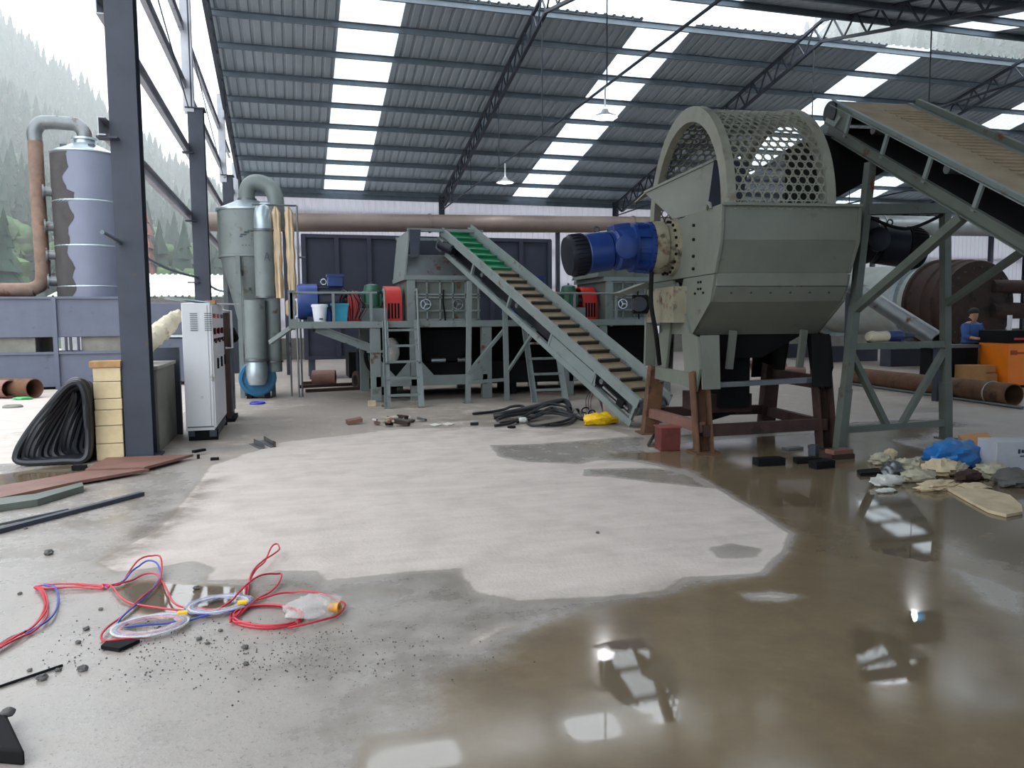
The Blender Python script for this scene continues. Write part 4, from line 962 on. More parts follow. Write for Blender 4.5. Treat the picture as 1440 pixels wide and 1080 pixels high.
# machinery under the deck
t = thing('discharge_trough', 'dark discharge trough under the platform', 'trough', (3, 16.6, 0))
mb = MB(); mb.prism([(2.4, 15.9, 1.4), (3.7, 15.9, 1.4), (3.4, 15.9, .75), (2.7, 15.9, .75)], (0, 1.6, 0)); part(t, 'throat', mb, M['black'])
mb = MB(); mb.box2((1.75, 15.9, .25), (7.6, 17.3, .72)); part(t, 'trough_body', mb, M['black'])
mb = MB(); mb.prism([(6.45, 15.9, 1.4), (7.75, 15.9, 1.4), (7.45, 15.9, .75), (6.75, 15.9, .75)], (0, 1.6, 0)); part(t, 'throat', mb, M['black'])
mb = MB(); mb.box2((1.75, 17.6, .12), (8.5, 17.68, 1.45)); part(t, 'shade_panel', mb, M['black'])  # black backdrop added for the darkness between the legs
for x in (2.0, 4.6, 7.2):
    mb = MB(); mb.box2((x-.06, 16.0, 0), (x+.06, 17.2, .25)); part(t, 'stand', mb, M['black'])
t = thing('shade_box', 'long black box added as shade behind the platform legs', 'conveyor', (4.6, 19.5, 0))  # black box added to darken the view under the deck
mb = MB(); mb.box2((1.3, 19.0, .22), (9.0, 20.2, .85)); part(t, 'casing', mb, M['black'])
for k in range(6):
    x = 1.5+1.45*k; mb = MB(); mb.box2((x-.06, 19.05, 0), (x+.06, 20.15, .22)); part(t, 'foot', mb, M['black'])
    mb = MB(); mb.box2((x-.03, 18.96, .2), (x+.03, 19.0, .9)); part(t, 'rib', mb, M['steel_dark'])
t = thing('drive_wheel', 'large black drive wheel under the platform behind the ladder', 'wheel', (1.95, 16.6, .0))
mb = MB(); mb.lathe((1.95, 16.5, .85), (0, .15, 0), [(.42, 0), (.5, 0), (.5, 1), (.42, 1), (.42, 0)], 28, False); part(t, 'rim', mb, M['black'])
for a in range(5):
    mb = MB(); mb.beam((1.95, 16.57, .85), (1.95+.44*math.cos(a*1.257), 16.57, .85+.44*math.sin(a*1.257)), .06, .05); part(t, 'spoke', mb, M['black'])
mb = MB(); mb.cyl((1.95, 16.4, .85), (1.95, 16.9, .85), .08, n=14); part(t, 'hub', mb, M['steel_plain'])
mb = MB(); mb.box2((1.8, 16.7, 0), (2.1, 16.95, .8)); part(t, 'pedestal', mb, M['black'])
t = thing('white_sack', 'white sack on a stand under the platform behind the ladder', 'sack', (2.0, 16.15, .72))
mb = MB(); mb.ball((2.0, 16.12, .98), (.16, .14, .27), 14, 10, .12); part(t, 'body', mb, M['cloth_white'])
mb = MB(); mb.torus((2.0, 16.12, 1.22), (0, 0, 1), .06, .02, 14, 6); part(t, 'tied_neck', mb, M['cloth_white'])
for k, (x, lab) in enumerate(((2.75, 'left'), (3.3, 'right'))):
    mb = MB(); mb.pipe((x, 15.75, .78), (x+.3, 15.75, .78), .05, .01, 12); solo('pipe_stub', mb, M['chrome'], 'shiny short pipe in the dark under the platform, '+lab+' one', 'pipe', (x, 15.75, .72), 'shiny pipe stubs under the platform')
# floor things behind the platform's left end
p = G(470, 533); mb = MB(); mb.pipe((.45, 19.6, .2), (1.0, 19.5, .2), .2, .015, 24); solo('pipe_ring', mb, M['rust_plate'], 'short rusty pipe ring on the floor under the steel bin', 'pipe', (.7, 19.55, 0))
for k, (a, b) in enumerate((((420, 546), (500, 542)), ((430, 552), (510, 548)), ((424, 541), (470, 539)))):
    mb = MB(); mb.beam(G(*a)+A(0, 0, .04), G(*b)+A(0, 0, .04), .1, .07); solo('rusty_bar', mb, M['rust_dark'], ['long rusty bar on the floor under the bin', 'rusty bar in front of the rusty pipe ring', 'short rusty bar left of the pipe ring'][k], 'bar', G(*a), 'rusty bars under the bin')
p = G(500, 548); t = thing('cable_drum', 'small dark cable drum lying on the floor under the platform', 'drum', (p[0], p[1], 0))
ax = A(.9, .3, 0); c = A(p[0], p[1], .22)
for q in (0, .34):
    mb = MB(); mb.cyl(c+ax*q, c+ax*(q+.04), .22, n=20); part(t, 'flange', mb, M['rust_dark'])
mb = MB(); mb.cyl(c, c+ax*.36, .13, n=18); part(t, 'core', mb, M['black'])

# ================================================================== LADDERS
def ladder(foot, top, w, n, label, rails=True):
    foot = A(*foot); top = A(*top); t = thing('steel_ladder', label, 'ladder', foot, 'pale green steel ladders')
    for s_ in (0, 1):
        o = A(w*s_, 0, 0); mb = MB(); mb.chan(foot+o, top+o, .05, .11, .01, up=(1, 0, 0), flip=1 if s_ else -1); part(t, 'stringer', mb, M['pale_green'], smooth=0)
    for k in range(n):
        p = foot+(top-foot)*((k+.75)/(n+.35)); mb = MB(); mb.box(p+A(w/2, 0, 0), (w-.02, .07, .045)); part(t, 'rung', mb, M['pale_green'])
    if rails:
        for s_ in (0, 1):
            o = A(w*s_+(.0 if s_ else 0), -.03, 0); a = foot+(top-foot)*.5+o; b = top+A(-.02 if not s_ else 0, 0, .62)+o
            mb = MB(); mb.cyl(a+A(0, -.06, .02), b+A(0, -.1, 0), .02, n=8); part(t, 'handrail', mb, M['pale_green'])
            mb = MB(); mb.beam(a, a+A(0, -.07, .03), .03, .03); part(t, 'rail_bracket', mb, M['pale_green'])
            mb = MB(); mb.beam(b+A(0, -.1, 0), b+A(0, .14, -.04), .04, .04); part(t, 'rail_top', mb, M['pale_green'])
    return t
fl = G(543, 575); ladder((fl[0]+.03, fl[1], 0), (1.76, DY-.05, DZ), .62, 5, 'pale steel ladder with handrails up to the left end of the platform')
fl = G(752, 566); ladder((fl[0], fl[1], 0), (4.6, DY-.05, DZ), .64, 5, 'steel ladder half hidden behind the inclined conveyor', False)

# ================================================================== INCLINED CONVEYOR WITH GREEN AND TAN BELT
LO = A(4.75, 10.31, 0); AT = A(3.33, 14.65, 2.40); e = unit(AT-LO); hd = unit(A(e[0], e[1], 0)); n = A(hd[1], -hd[0], 0); up = np.cross(n, e)
if up[2] < 0: up = -up
W_ = .60; LEN = 6.55; HGT = .40
t = thing('inclined_conveyor', 'inclined grey conveyor with cleated belt, tan below and green at the top', 'conveyor', LO)
def q(s_, a, b): return LO+e*s_+n*a+up*b+A(0, 0, .03)
for side in (0, 1):
    a = W_*side
    mb = MB(); mb.chan(q(0, a, HGT-.02 if side == 0 else HGT), q(LEN, a, HGT-.02 if side == 0 else HGT), .06, .15 if side == 0 else .2, .012, up=up, flip=1 if side == 0 else -1); part(t, 'upper_stringer', mb, M['pale_green'], smooth=0)
    mb = MB(); mb.chan(q(.0, a, .04), q(LEN-.35, a, .04), .06, .1, .012, up=up, flip=1 if side == 0 else -1); part(t, 'lower_stringer', mb, M['pale_green'], smooth=0)
    for s_ in (.05, 1.05, 2.3, 3.7, 5.1, 6.0):
        mb = MB(); mb.beam(q(s_, a, .05), q(s_, a, HGT-.08), .05, .05, up=e); part(t, 'side_strut', mb, M['pale_green'])
    # wide skirt plate beside the belt
    if side == 0: continue
    mb = MB(); mb.beam(q(.4, a+(.02 if side == 0 else -.02), HGT+.13), q(LEN-.1, a+(.02 if side == 0 else -.02), HGT+.13), .012, .16, up=up); part(t, 'skirt_plate', mb, M['pale_green'])
    mb = MB(); mb.box2((0, 0, 0), (0, 0, 0)) if 0 else None
sb = 4.62
mb = MB(); mb.beam(q(.1, W_/2, HGT), q(sb, W_/2, HGT), W_-.1, .016, up=up); part(t, 'tan_belt', mb, M['belt_tan'], label='dusty tan lower belt')
mb = MB(); mb.beam(q(sb, W_/2, HGT), q(LEN, W_/2, HGT), W_-.1, .016, up=up); part(t, 'green_belt', mb, M['belt_green'], label='green upper belt')
mb = MB(); mb.beam(q(.2, W_/2, .1), q(LEN-.1, W_/2, .1), W_-.14, .014, up=up); part(t, 'return_belt', mb, M['black_rubber'])
nc = 22
for k in range(nc):
    s_ = .3+(LEN-.5)*k/(nc-1); mb = MB(); mb.beam(q(s_, .08, HGT+.035), q(s_, W_-.08, HGT+.035), .035, .055, up=up); part(t, 'cleat', mb, M['cleat'] if s_ < sb else M['belt_green'])
for s_ in (.12, LEN-.05):
    mb = MB(); mb.cyl(q(s_, .04, .26), q(s_, W_-.04, .26), .14, n=20); part(t, 'end_roller', mb, M['steel_plain'])
for s_ in (.9, 2.2, 3.5, 4.8):
    mb = MB(); mb.cyl(q(s_, .02, .22), q(s_, W_-.02, .22), .045, n=12); part(t, 'idler_roller', mb, M['steel_plain'])
mb = MB(); mb.beam(q(.12, -.045, .22), q(.75, -.045, .22), .03, .03, up=up); mb2 = MB(); mb2.box(q(.3, -.05, .22), (.14, .05, .12), (e, n, up)); part(t, 'tension_screw', mb, M['chrome']); part(t, 'bearing_block', mb2, M['black'])
mb = MB(); mb.prism([q(.95, -.015, .06), q(2.3, -.015, .06), q(2.3, -.015, .28), q(1.02, -.015, .28)], n*.01); part(t, 'side_panel', mb, M['pale_green'])
# drive motor at the head
mb = MB(); c = q(LEN-.28, -.02, .2); mb.box(c-n*.08, (.24, .14, .24), (e, n, up)); m_ = part(t, 'gear_drive', mb, M['steel_plain'], bevel=.01)
mb = MB(); mb.lathe(c-n*.12, A(.28, -.42, -.2)*.75, [(.09, 0), (.1, .1), (.1, .9), (.07, 1)], 18); part(m_, 'drive_motor', mb, M['blue_dark'])
# trestles
for (a_, s_) in ((0, None),):
    L1 = G(658, 567); L2 = G(713, 563); T1 = AT+A(0, 0, -.05); T2 = q(4.75, W_-.02, -.02)
    for p0, p1 in ((L1, T1), (L2, T2)):
        mb = MB(); mb.beam(p0, p1, .09, .09, up=(1, 0, 0)); part(t, 'leg', mb, M['pale_green'])
        mb = MB(); mb.box(p0+A(0, 0, .01), (.16, .16, .02)); part(t, 'foot_plate', mb, M['pale_green'])
    mb = MB(); mb.beam(L1+A(0, 0, .58), L2+A(0, 0, 1.46), .06, .06); part(t, 'diagonal_brace', mb, M['pale_green'])
    mb = MB(); mb.beam(L1+A(0, 0, .4), L2+A(0, 0, .42), .06, .06); part(t, 'cross_bar', mb, M['pale_green'])
mb = MB(); mb.beam(G(713, 563)+A(0, 0, .55), q(3.35, W_-.05, -.02), .05, .05); part(t, 'stay', mb, M['pale_green'])
# ================================================================== DRUM SCREEN MACHINE (perforated half drum over a hopper on legs)
ang = math.radians(-8); TU = A(math.cos(ang), math.sin(ang), 0); TV = A(-math.sin(ang), math.cos(ang), 0); TO = A(5.55, 8.85, 0)
def L(u, v, z): return TO+TU*u+TV*v+A(0, 0, z)
def lbox(mb, a, b):
    a = A(*a); b = A(*b); c = (a+b)/2; return mb.box(L(*c), np.abs(b-a), (TU, TV, A(0, 0, 1)))
t = thing('drum_screen_machine', 'big pale green machine with perforated half drum on top of a hopper with rusty legs', 'machine', TO)
UL, UR = -.75, .85
prof = [(-.5, 1.4), (-1.04, 1.79), (-1.15, 2.1), (-1.32, 2.47), (-1.33, 2.85)]       # front side, bottom to top (v, z)
# shell panels front and back
for s_, nm in ((1, 'front'), (-1, 'rear')):
    # lower flare, band, upper flare, upper panel
    q = [(v*s_, z) for v, z in prof]
    defs = [('lower_flare', q[0], q[1], M['machine_green']), ('upper_flare', (q[2][0], q[2][1]), q[3], M['machine_green']), ('upper_panel', q[3], q[4], M['machine_green'])]
    for name, p0, p1, m_ in defs:
        mb = MB(); mb.prism([L(UL, *p0), L(UR, *p0), L(UR, *p1), L(UL, *p1)], TV*.03*s_); part(t, name, mb, m_, bevel=.004)
    mb = MB(); a, b = q[1], q[2]; vb = min(abs(a[0]), abs(b[0]))
    mb.prism([L(UL, a[0], a[1]), L(UR, a[0], a[1]), L(UR, b[0], a[1]+.17), L(UL, b[0], a[1]+.17)], TV*.03*s_); part(t, 'lower_band', mb, M['machine_green'], bevel=.004)
    mb = MB(); mb.prism([L(UL, b[0]-.01*s_, a[1]+.175), L(UR, b[0]-.01*s_, a[1]+.175), L(UR, b[0]-.01*s_, b[1]+.01), L(UL, b[0]-.01*s_, b[1]+.01)], TV*.04*s_); part(t, 'upper_band', mb, M['machine_green'], bevel=.004)
    for k in range(6):
        u = UL+.2+k*.24; mb = MB(); mb.cyl(L(u, (a[0]+b[0])/2-.005*s_, a[1]+.1), L(u, (a[0]+b[0])/2-.02*s_, a[1]+.1), .012, n=8); part(t, 'bolt', mb, M['steel_dark'])
# end plates: one big plate at each end
for u, s_ in ((UL, -1), (UR, 1)):
    pts = [(-.5, 1.4), (-1.06, 1.79), (-1.17, 2.1), (-.2, 2.1), (-.1, 1.95), (.1, 1.95), (.2, 2.1), (1.17, 2.1), (1.06, 1.79), (.5, 1.4)]
    mb = MB(); mb.prism([L(u, v, z) for v, z in pts], TU*.03*s_); part(t, 'lower_end_plate', mb, M['machine_green'])
    pts = [(-1.17, 2.11), (-1.34, 2.47), (-1.35, 2.86), (1.35, 2.86), (1.34, 2.47), (1.17, 2.11)]
    mb = MB(); mb.prism([L(u, v, z) for v, z in pts], TU*.03*s_); part(t, 'upper_end_plate', mb, M['machine_green'])
    for v in (-.55, .55):
        for z in (2.2, 2.35, 2.55, 2.72):
            mb = MB(); mb.cyl(L(u+.03*s_, v, z), L(u+.055*s_, v, z), .018, n=8); part(t, 'end_bolt', mb, M['black'])
    for (v, z) in ((-.78, 2.03), (-.7, 2.03), (-.78, 1.95), (-.7, 1.95), (-.6, 1.9), (-.86, 1.9)):
        mb = MB(); mb.cyl(L(u+.03*s_, v, z), L(u+.045*s_, v, z), .014, n=8); part(t, 'end_bolt', mb, M['black'])
    mb = MB(); mb.tube([L(u+.05*s_, -1.02+.07*math.cos(a), 2.84+.07*math.sin(a)) for a in np.linspace(0, math.pi, 9)], .022, 8); part(t, 'lifting_eye', mb, M['machine_green'])
    # dirty side pocket below the bearing
    mb = MB(); lbox(mb, (u+.02*s_, -.32, 1.55), (u+.2*s_, .75, 2.0)); part(t, 'bearing_shelf', mb, M['machine_dirty'])
# rims along the top
for v in (-1.36, 1.36):
    mb = MB(); lbox(mb, (UL-.02, v-.03, 2.84), (UR+.02, v+.03, 2.87)); part(t, 'top_rim', mb, M['machine_green'])
# inner dark shaft box so the hopper is not hollow
mb = MB(); lbox(mb, (UL+.1, -.4, 1.45), (UR-.1, .4, 1.5)); part(t, 'hopper_floor', mb, M['black'])
mb = MB(); mb.cyl(L(UL, 0, 2.5), L(UR, 0, 2.5), .3, n=24); part(t, 'rotor_shaft', mb, M['steel_dark'])
# legs: pale plate above, rusty channel below; black and darker rust at the right end
LF = {(-1, -1): (-.75, -.86), (1, -1): (.83, -.84), (-1, 1): (-.99+.1, .8), (1, 1): (.85, .82)}
for (su, sv), (fu, fv) in LF.items():
    top = (UL+.0 if su < 0 else UR-.02, -.62*(-sv)*1 if sv > 0 else -.62, 1.45)
    tu, tv = top[0], .62*sv
    kn = A(fu*.35+tu*.65, fv*.35+tv*.65, .92); ft = A(fu, fv, 0)
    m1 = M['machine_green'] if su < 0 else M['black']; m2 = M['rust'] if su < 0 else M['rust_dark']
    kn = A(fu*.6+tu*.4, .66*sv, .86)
    pl = [(.02, 2.06), (.15, 1.67), (.40, .76), (.72, .72), (.84, 1.0), (.76, 1.38), (.5, 1.42)]
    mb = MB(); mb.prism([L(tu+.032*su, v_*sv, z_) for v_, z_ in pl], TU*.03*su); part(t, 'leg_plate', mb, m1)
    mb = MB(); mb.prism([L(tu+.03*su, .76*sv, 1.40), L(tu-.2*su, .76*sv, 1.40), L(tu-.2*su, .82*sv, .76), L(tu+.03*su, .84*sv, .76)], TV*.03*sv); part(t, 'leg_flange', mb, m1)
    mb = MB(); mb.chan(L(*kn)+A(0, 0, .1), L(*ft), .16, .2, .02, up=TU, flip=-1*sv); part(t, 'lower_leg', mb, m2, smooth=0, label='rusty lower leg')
    mb = MB(); lbox(mb, (fu-.16, fv-.16, 0), (fu+.16, fv+.16, .02)); part(t, 'foot_plate', mb, m2)
# cross members
mb = MB(); mb.beam(L(-.8, -.72, .85), L(-.86, .72, .87), .05, .17); part(t, 'side_beam', mb, M['machine_green'], label='pale upper side beam')
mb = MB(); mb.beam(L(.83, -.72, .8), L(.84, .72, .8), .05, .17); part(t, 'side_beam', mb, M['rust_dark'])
mb = MB(); mb.beam(L(-.76, -.82, .30), L(-.9, .76, .30), .08, .13); part(t, 'sill_beam', mb, M['rust_plate'])
mb = MB(); mb.beam(L(-.76, -.82, .26), L(.83, -.8, .30), .08, .14); part(t, 'sill_beam', mb, M['rust_dark'])
mb = MB(); mb.beam(L(-.85, .78, .3), L(.84, .78, .3), .08, .13); part(t, 'sill_beam', mb, M['rust_dark'])
mb = MB(); mb.beam(L(.83, -.8, .28), L(.84, .78, .28), .08, .13); part(t, 'sill_beam', mb, M['rust_dark'])
mb = MB(); mb.beam(L(-.66, -.75, .80), L(.8, -.72, .84), .1, .06); part(t, 'front_tie', mb, M['steel_plain'])
mb = MB(); mb.beam(L(-.75, -.4, .30), L(.3, .7, .30), .06, .08); part(t, 'diagonal_tie', mb, M['black'])
for u in (-.3, .62):
    mb = MB(); mb.beam(L(u, -.62, 1.45), L(u-.03, -.58, .98), .09, .04); part(t, 'hanger_strap', mb, M['machine_green'])
mb = MB(); lbox(mb, (-.28, -.2, .45), (.12, .4, 1.4)); part(t, 'discharge_box', mb, M['black'])
mb = MB(); mb.prism([L(-.6, -.45, 1.42), L(.75, -.45, 1.42), L(.2, -.35, 1.1), L(-.35, -.35, 1.1)], TV*.9); part(t, 'discharge_funnel', mb, M['black'])
mb = MB(); lbox(mb, (-.5, -.1, .38), (.2, .55, .62)); part(t, 'drive_tray', mb, M['rust_dark'])
mb = MB(); mb.cyl(L(-.35, .3, .68), L(.15, .3, .68), .1, n=18); part(t, 'lower_roller', mb, M['pale_green'])
# perforated half drum ------------------------------------------------
DR, DC = 1.33, 2.86; U0, U1 = -.62, .46; RT = .15; RW = .1
def drum(u, th, r): return L(u, -math.cos(th)*r, DC+math.sin(th)*r)      # th 0 = front, pi = back
for u0, lab in ((U0-RW, 'left'), (U1, 'right')):
    mb = MB(); nseg = 48; vv = []
    for k in range(nseg+1):
        th = -.02+(math.pi+.04)*k/nseg
        for u_, r_ in ((u0, DR+.03), (u0+RW, DR+.03), (u0+RW, DR-RT), (u0, DR-RT)): vv.append(drum(u_, th, r_))
    ff = [(4*k+i, 4*k+(i+1) % 4, 4*k+4+(i+1) % 4, 4*k+4+i) for k in range(nseg) for i in range(4)]+[(0, 1, 2, 3), (4*nseg, 4*nseg+1, 4*nseg+2, 4*nseg+3)]
    mb.add(vv, ff); part(t, 'end_ring', mb, M['ring_metal'])
# sheet: staggered round holes, each a hexagonal cell with a 12-gon hole
pitch = .108; rh = .042; NU = int((U1-U0)/pitch)+1; rows = int(math.pi*DR/(pitch*.866))
mb = MB(); th_in = .012
def cell(uc, sc):
    outer = [];
    for k in range(12):
        a = 2*math.pi*k/12+math.pi/12
        # hexagon (pointy along the circumference) sampled at 12 directions
        sect_ = (a+math.pi/6) % (math.pi/3)-math.pi/6; rr = (pitch/2)/math.cos(sect_)
        outer.append((uc+rr*math.cos(a), sc+rr*math.sin(a)))
    inner = [(uc+rh*math.cos(2*math.pi*k/12+math.pi/12), sc+rh*math.sin(2*math.pi*k/12+math.pi/12)) for k in range(12)]
    return outer, inner
for j in range(-1, rows+2):
    for i in range(-1, NU+2):
        uc = U0+pitch*(i+.5*(j % 2)); sc = pitch*.866*j
        o_, in_ = cell(uc, sc)
        if uc < U0-.02 or uc > U1+.02 or sc < -.06 or sc > math.pi*DR+.06: continue
        cl = lambda p: (min(max(p[0], U0-.01), U1+.01), p[1])
        v = [drum(*(lambda p: (p[0], p[1]/DR))(cl(p)), DR) for p in o_]+[drum(*(lambda p: (p[0], p[1]/DR))(cl(p)), DR) for p in in_]+[drum(*(lambda p: (p[0], p[1]/DR))(cl(p)), DR-th_in) for p in in_]+[drum(*(lambda p: (p[0], p[1]/DR))(cl(p)), DR-th_in) for p in o_]
        f = []
        for k in range(12):
            k2 = (k+1) % 12; f += [(k, k2, 12+k2, 12+k), (12+k, 12+k2, 24+k2, 24+k), (24+k, 24+k2, 36+k2, 36+k)]
        mb.add(v, f)
part(t, 'perforated_sheet', mb, M['ring_metal'], label='curved sheet full of staggered round holes', recalc=False, smooth=0)
# feed tray that pokes out of the left ring: slanted trough
t2 = thing('feed_tray', 'slanted pale green feed tray sticking out of the drum above the blue motor', 'tray', L(-.75, -.2, 2.87))
F0, F1 = (-.98, -.2), (-.62, -.2)
top = [L(-1.12, .25, 3.22), L(-.55, -.75, 3.18), L(.2, -.62, 3.62), L(-.25, .45, 3.62)]
bot = [L(-.86, .2, 2.9), L(-.5, -.55, 2.9), L(.05, -.45, 2.9), L(-.2, .3, 2.9)]
p_ = [L(-1.14, .3, 3.24), L(-.38, -.15, 3.58), L(-.45, -.12, 2.95), L(-.82, .1, 2.88)]
mb = MB(); mb.prism(p_, TV*.03+TU*.02); part(t2, 'front_plate', mb, M['machine_green'])
mb = MB(); mb.beam(p_[0], p_[1], .05, .03); part(t2, 'lip', mb, M['machine_green'])
mb = MB(); mb.prism([p_[1], p_[1]+TU*.5+TV*.1, p_[2]+TU*.5+TV*.1, p_[2]], TV*.03); part(t2, 'side_plate', mb, M['steel_dark'])
mb = MB(); mb.prism([p_[0], p_[0]+TV*.75+TU*.1, p_[1]+TV*.75, p_[1]], A(0, 0, -.02)) ; part(t2, 'floor_plate', mb, M['machine_dirty'])

# ---- gear motors on both ends
def gear_motor(sgn, paint, cowl, name, label, zc=2.52, v=.22):
    us = UL if sgn < 0 else UR
    g = thing(name, label, 'gear motor', L(us+sgn*.3, v, 1.98), 'planetary gear motors')
    ax = TU*sgn
    def at(d, dz=0): return L(us+sgn*d, v, zc+dz)
    flange_m = M['machine_dirty'] if sgn < 0 else M['rust_dark']
    mb = MB(); mb.lathe(at(.03), ax, [(.36, 0), (.36, .05), (.29, .06), (.29, .14), (.33, .15), (.33, .2)], 36); part(g, 'bearing_flange', mb, flange_m)
    mb = MB(); mb.lathe(at(.22), ax, [(.34, 0), (.34, .12)], 36); part(g, 'ring_spacer', mb, flange_m)
    for k in range(20):
        a = 2*math.pi*k/20; o = A(0, 0, math.sin(a)*.315)+TV*math.cos(a)*.315
        mb = MB(); mb.cyl(at(.34)+o, at(.375)+o, .022, n=6); part(g, 'flange_bolt', mb, M['black'])
        o2 = A(0, 0, math.sin(a)*.335)+TV*math.cos(a)*.335
        mb = MB(); mb.cyl(at(.085)+o2, at(.11)+o2, .02, n=6); part(g, 'flange_bolt', mb, M['black'])
    mb = MB(); mb.lathe(at(.345), ax, [(.335, 0), (.335, .05), (.29, .06), (.29, .2), (.315, .21), (.315, .25), (.28, .26), (.275, .42), (.25, .5), (.18, .56)], 36); part(g, 'planetary_case', mb, paint)
    for k in range(10):
        a = 2*math.pi*k/10+.2; o = A(0, 0, math.sin(a)*.305)+TV*math.cos(a)*.305
        mb = MB(); mb.box(at(.48)+o, (.14, .05, .04), (TU, np.cross(TU, unit(o)), unit(o))); part(g, 'case_rib', mb, paint)
    # angled motor stage
    d = unit(ax*.96+A(0, 0, -.14)-TV*.12); c0 = at(.62, -.0); 
    mb = MB(); mb.lathe(c0, d, [(.16, -.1), (.25, .0), (.27, .05), (.27, .2), (.24, .23), (.24, .28)], 32); part(g, 'bevel_stage', mb, paint)
    sd = np.cross(d, A(0, 0, 1)); 
    mb = MB(); mb.lathe(c0+d*.12-TV*.27, TV*-.06, [(.15, 0), (.15, 1), (.11, 1.2), (.06, 1.2)], 24); part(g, 'round_cover', mb, paint)
    mb = MB(); mb.box(c0+d*.14+A(0, 0, .27), (.24, .22, .09), (d, sd, np.cross(sd, d))); part(g, 'terminal_box', mb, paint, bevel=.01)
    mb = MB(); mb.lathe(c0+d*.28, d, [(.22, 0), (.255, .02), (.255, .32), (.24, .34)], 32); part(g, 'motor_body', mb, paint)
    for k in range(28):
        a = 2*math.pi*k/28; o = sd*math.cos(a)*.262+np.cross(sd, d)*math.sin(a)*.262
        mb = MB(); mb.box(c0+d*.72+o, (.16, .008, .02), (d, np.cross(d, unit(o)), unit(o))); part(g, 'cowl_slot', mb, M['black'])
    mb = MB(); mb.lathe(c0+d*.62, d, [(.255, 0), (.262, .02), (.262, .18), (.24, .23), (.12, .24)], 32); part(g, 'fan_cowl', mb, cowl)
    mb = MB(); mb.torus(c0+d*.45+A(0, 0, .29), sd, .035, .01, 14, 6); part(g, 'lifting_eye', mb, M['steel_dark'])
    return g
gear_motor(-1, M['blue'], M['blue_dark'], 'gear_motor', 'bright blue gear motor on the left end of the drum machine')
gear_motor(1, M['blue_dark'], M['black'], 'gear_motor', 'dark shadowed gear motor on the right end of the drum machine', zc=2.58, v=-.28)  # shade painted in: backlit blue motor given near-black paint
# small motor bracket low on the left rear leg
p = L(-1.08, .95, 0)
g = thing('small_motor', 'small dark motor on a pale bracket at the left of the drum machine', 'motor', A(p[0], p[1], 1.5))
c = D(890, 428, 10.6)
mb = MB(); mb.cyl(c, c+TU*.3-TV*.05, .13, n=20); part(g, 'housing', mb, M['black'])
mb = MB(); mb.cyl(c+TU*.05-TV*.16, c+TU*.05-TV*.02, .1, n=18); part(g, 'end_cap', mb, M['steel_dark'])
mb = MB(); mb.prism([c+A(-.2, 0, .16), c+A(.2, 0, .3), c+A(.25, 0, .24), c+A(-.1, 0, .12)], TV*.4); part(g, 'canopy', mb, M['machine_green'])
mb = MB(); mb.beam(c+TU*.25-A(0, 0, .1), L(-.9, .8, .95), .14, .05); part(g, 'bracket', mb, M['machine_green'])
mb = MB(); mb.tube(spline([L(-1.1, .1, 2.2), L(-1.12, .05, 1.8), L(-1.05, .05, 1.4), L(-.95, .2, 1.0)], 6), .03, 8); part(g, 'hanging_cable', mb, M['black'])

# ================================================================== UPPER RIGHT BELT CONVEYOR
H0 = D(1174, 143, 9.65); d = -unit(ray(520, -190)); nn = unit(A(-d[1], d[0], 0)); 
if nn[0] < 0: nn = -nn
up = np.cross(d, nn); up = up if up[2] > 0 else -up
CW = 1.08; CL = 7.6
t = thing('belt_conveyor', 'wide conveyor with dusty tan belt rising to the drum, seen from below at upper right', 'conveyor', (H0[0]-d[0], H0[1], 0))
def q(s_, a, b): return H0+d*s_+nn*a+up*b
mb = MB(); mb.beam(q(-.02, CW/2, -.02), q(CL, CW/2, -.02), CW-.06, .03, up=up); part(t, 'belt', mb, M['belt_tan'], label='dusty tan belt')
nr_ = 60
for k in range(nr_):
    s_ = .35+(CL-.5)*k/nr_; mb = MB(); mb.beam(q(s_, CW*.45, .003), q(s_, CW-.06, .003), .03, .012, up=up); part(t, 'belt_ridge', mb, M['belt_tan'])
mb = MB(); mb.beam(q(.1, CW/2, -.30), q(CL, CW/2, -.30), CW-.12, .02, up=up); part(t, 'return_belt', mb, M['black'])
for a, fl in ((0, 1), (CW, -1)):
    mb = MB(); mb.chan(q(-.05, a, -.02), q(CL, a, -.02), .05, .07, .01, up=up, flip=fl); part(t, 'upper_rail', mb, M['pale_green'], smooth=0)
    mb = MB(); mb.chan(q(.0, a, -.33), q(CL, a, -.38), .06, .13, .012, up=up, flip=fl); part(t, 'lower_rail', mb, M['steel_grey_green'], smooth=0)
    for k in range(9):
        s_ = .42+.82*k; mb = MB(); mb.beam(q(s_, a, -.05), q(s_+.02, a, -.32), .03, .05, up=d); part(t, 'side_strut', mb, M['pale_green'])
    mb = MB(); mb.prism([q(-.1, a, -.3), q(.42, a, -.3), q(.42, a, -.03), q(-.02, a, -.03)], nn*(.02 if a == 0 else -.02)); part(t, 'head_plate', mb, M['steel_grey_green'])
    mb = MB(); mb.prism([q(-.04, a-.03*fl, -.26), q(.2, a-.03*fl, -.26), q(.27, a-.03*fl, -.12), q(.22, a-.03*fl, -.10), q(.17, a-.03*fl, -.2), q(-.04, a-.03*fl, -.2)], nn*.03); part(t, 'take_up_slot', mb, M['pale_green'])
mb = MB(); mb.cyl(q(-.02, -.02, -.14), q(-.02, CW+.02, -.14), .14, n=24); part(t, 'head_pulley', mb, M['black_rubber'])
mb = MB(); mb.cyl(q(CL-.05, 0, -.14), q(CL-.05, CW, -.14), .12, n=24); part(t, 'tail_pulley', mb, M['black_rubber'])
for k in range(5):
    mb = MB(); mb.cyl(q(.9+1.4*k, .03, -.1), q(.9+1.4*k, CW-.03, -.1), .05, n=14); part(t, 'idler_roller', mb, M['steel_plain'])
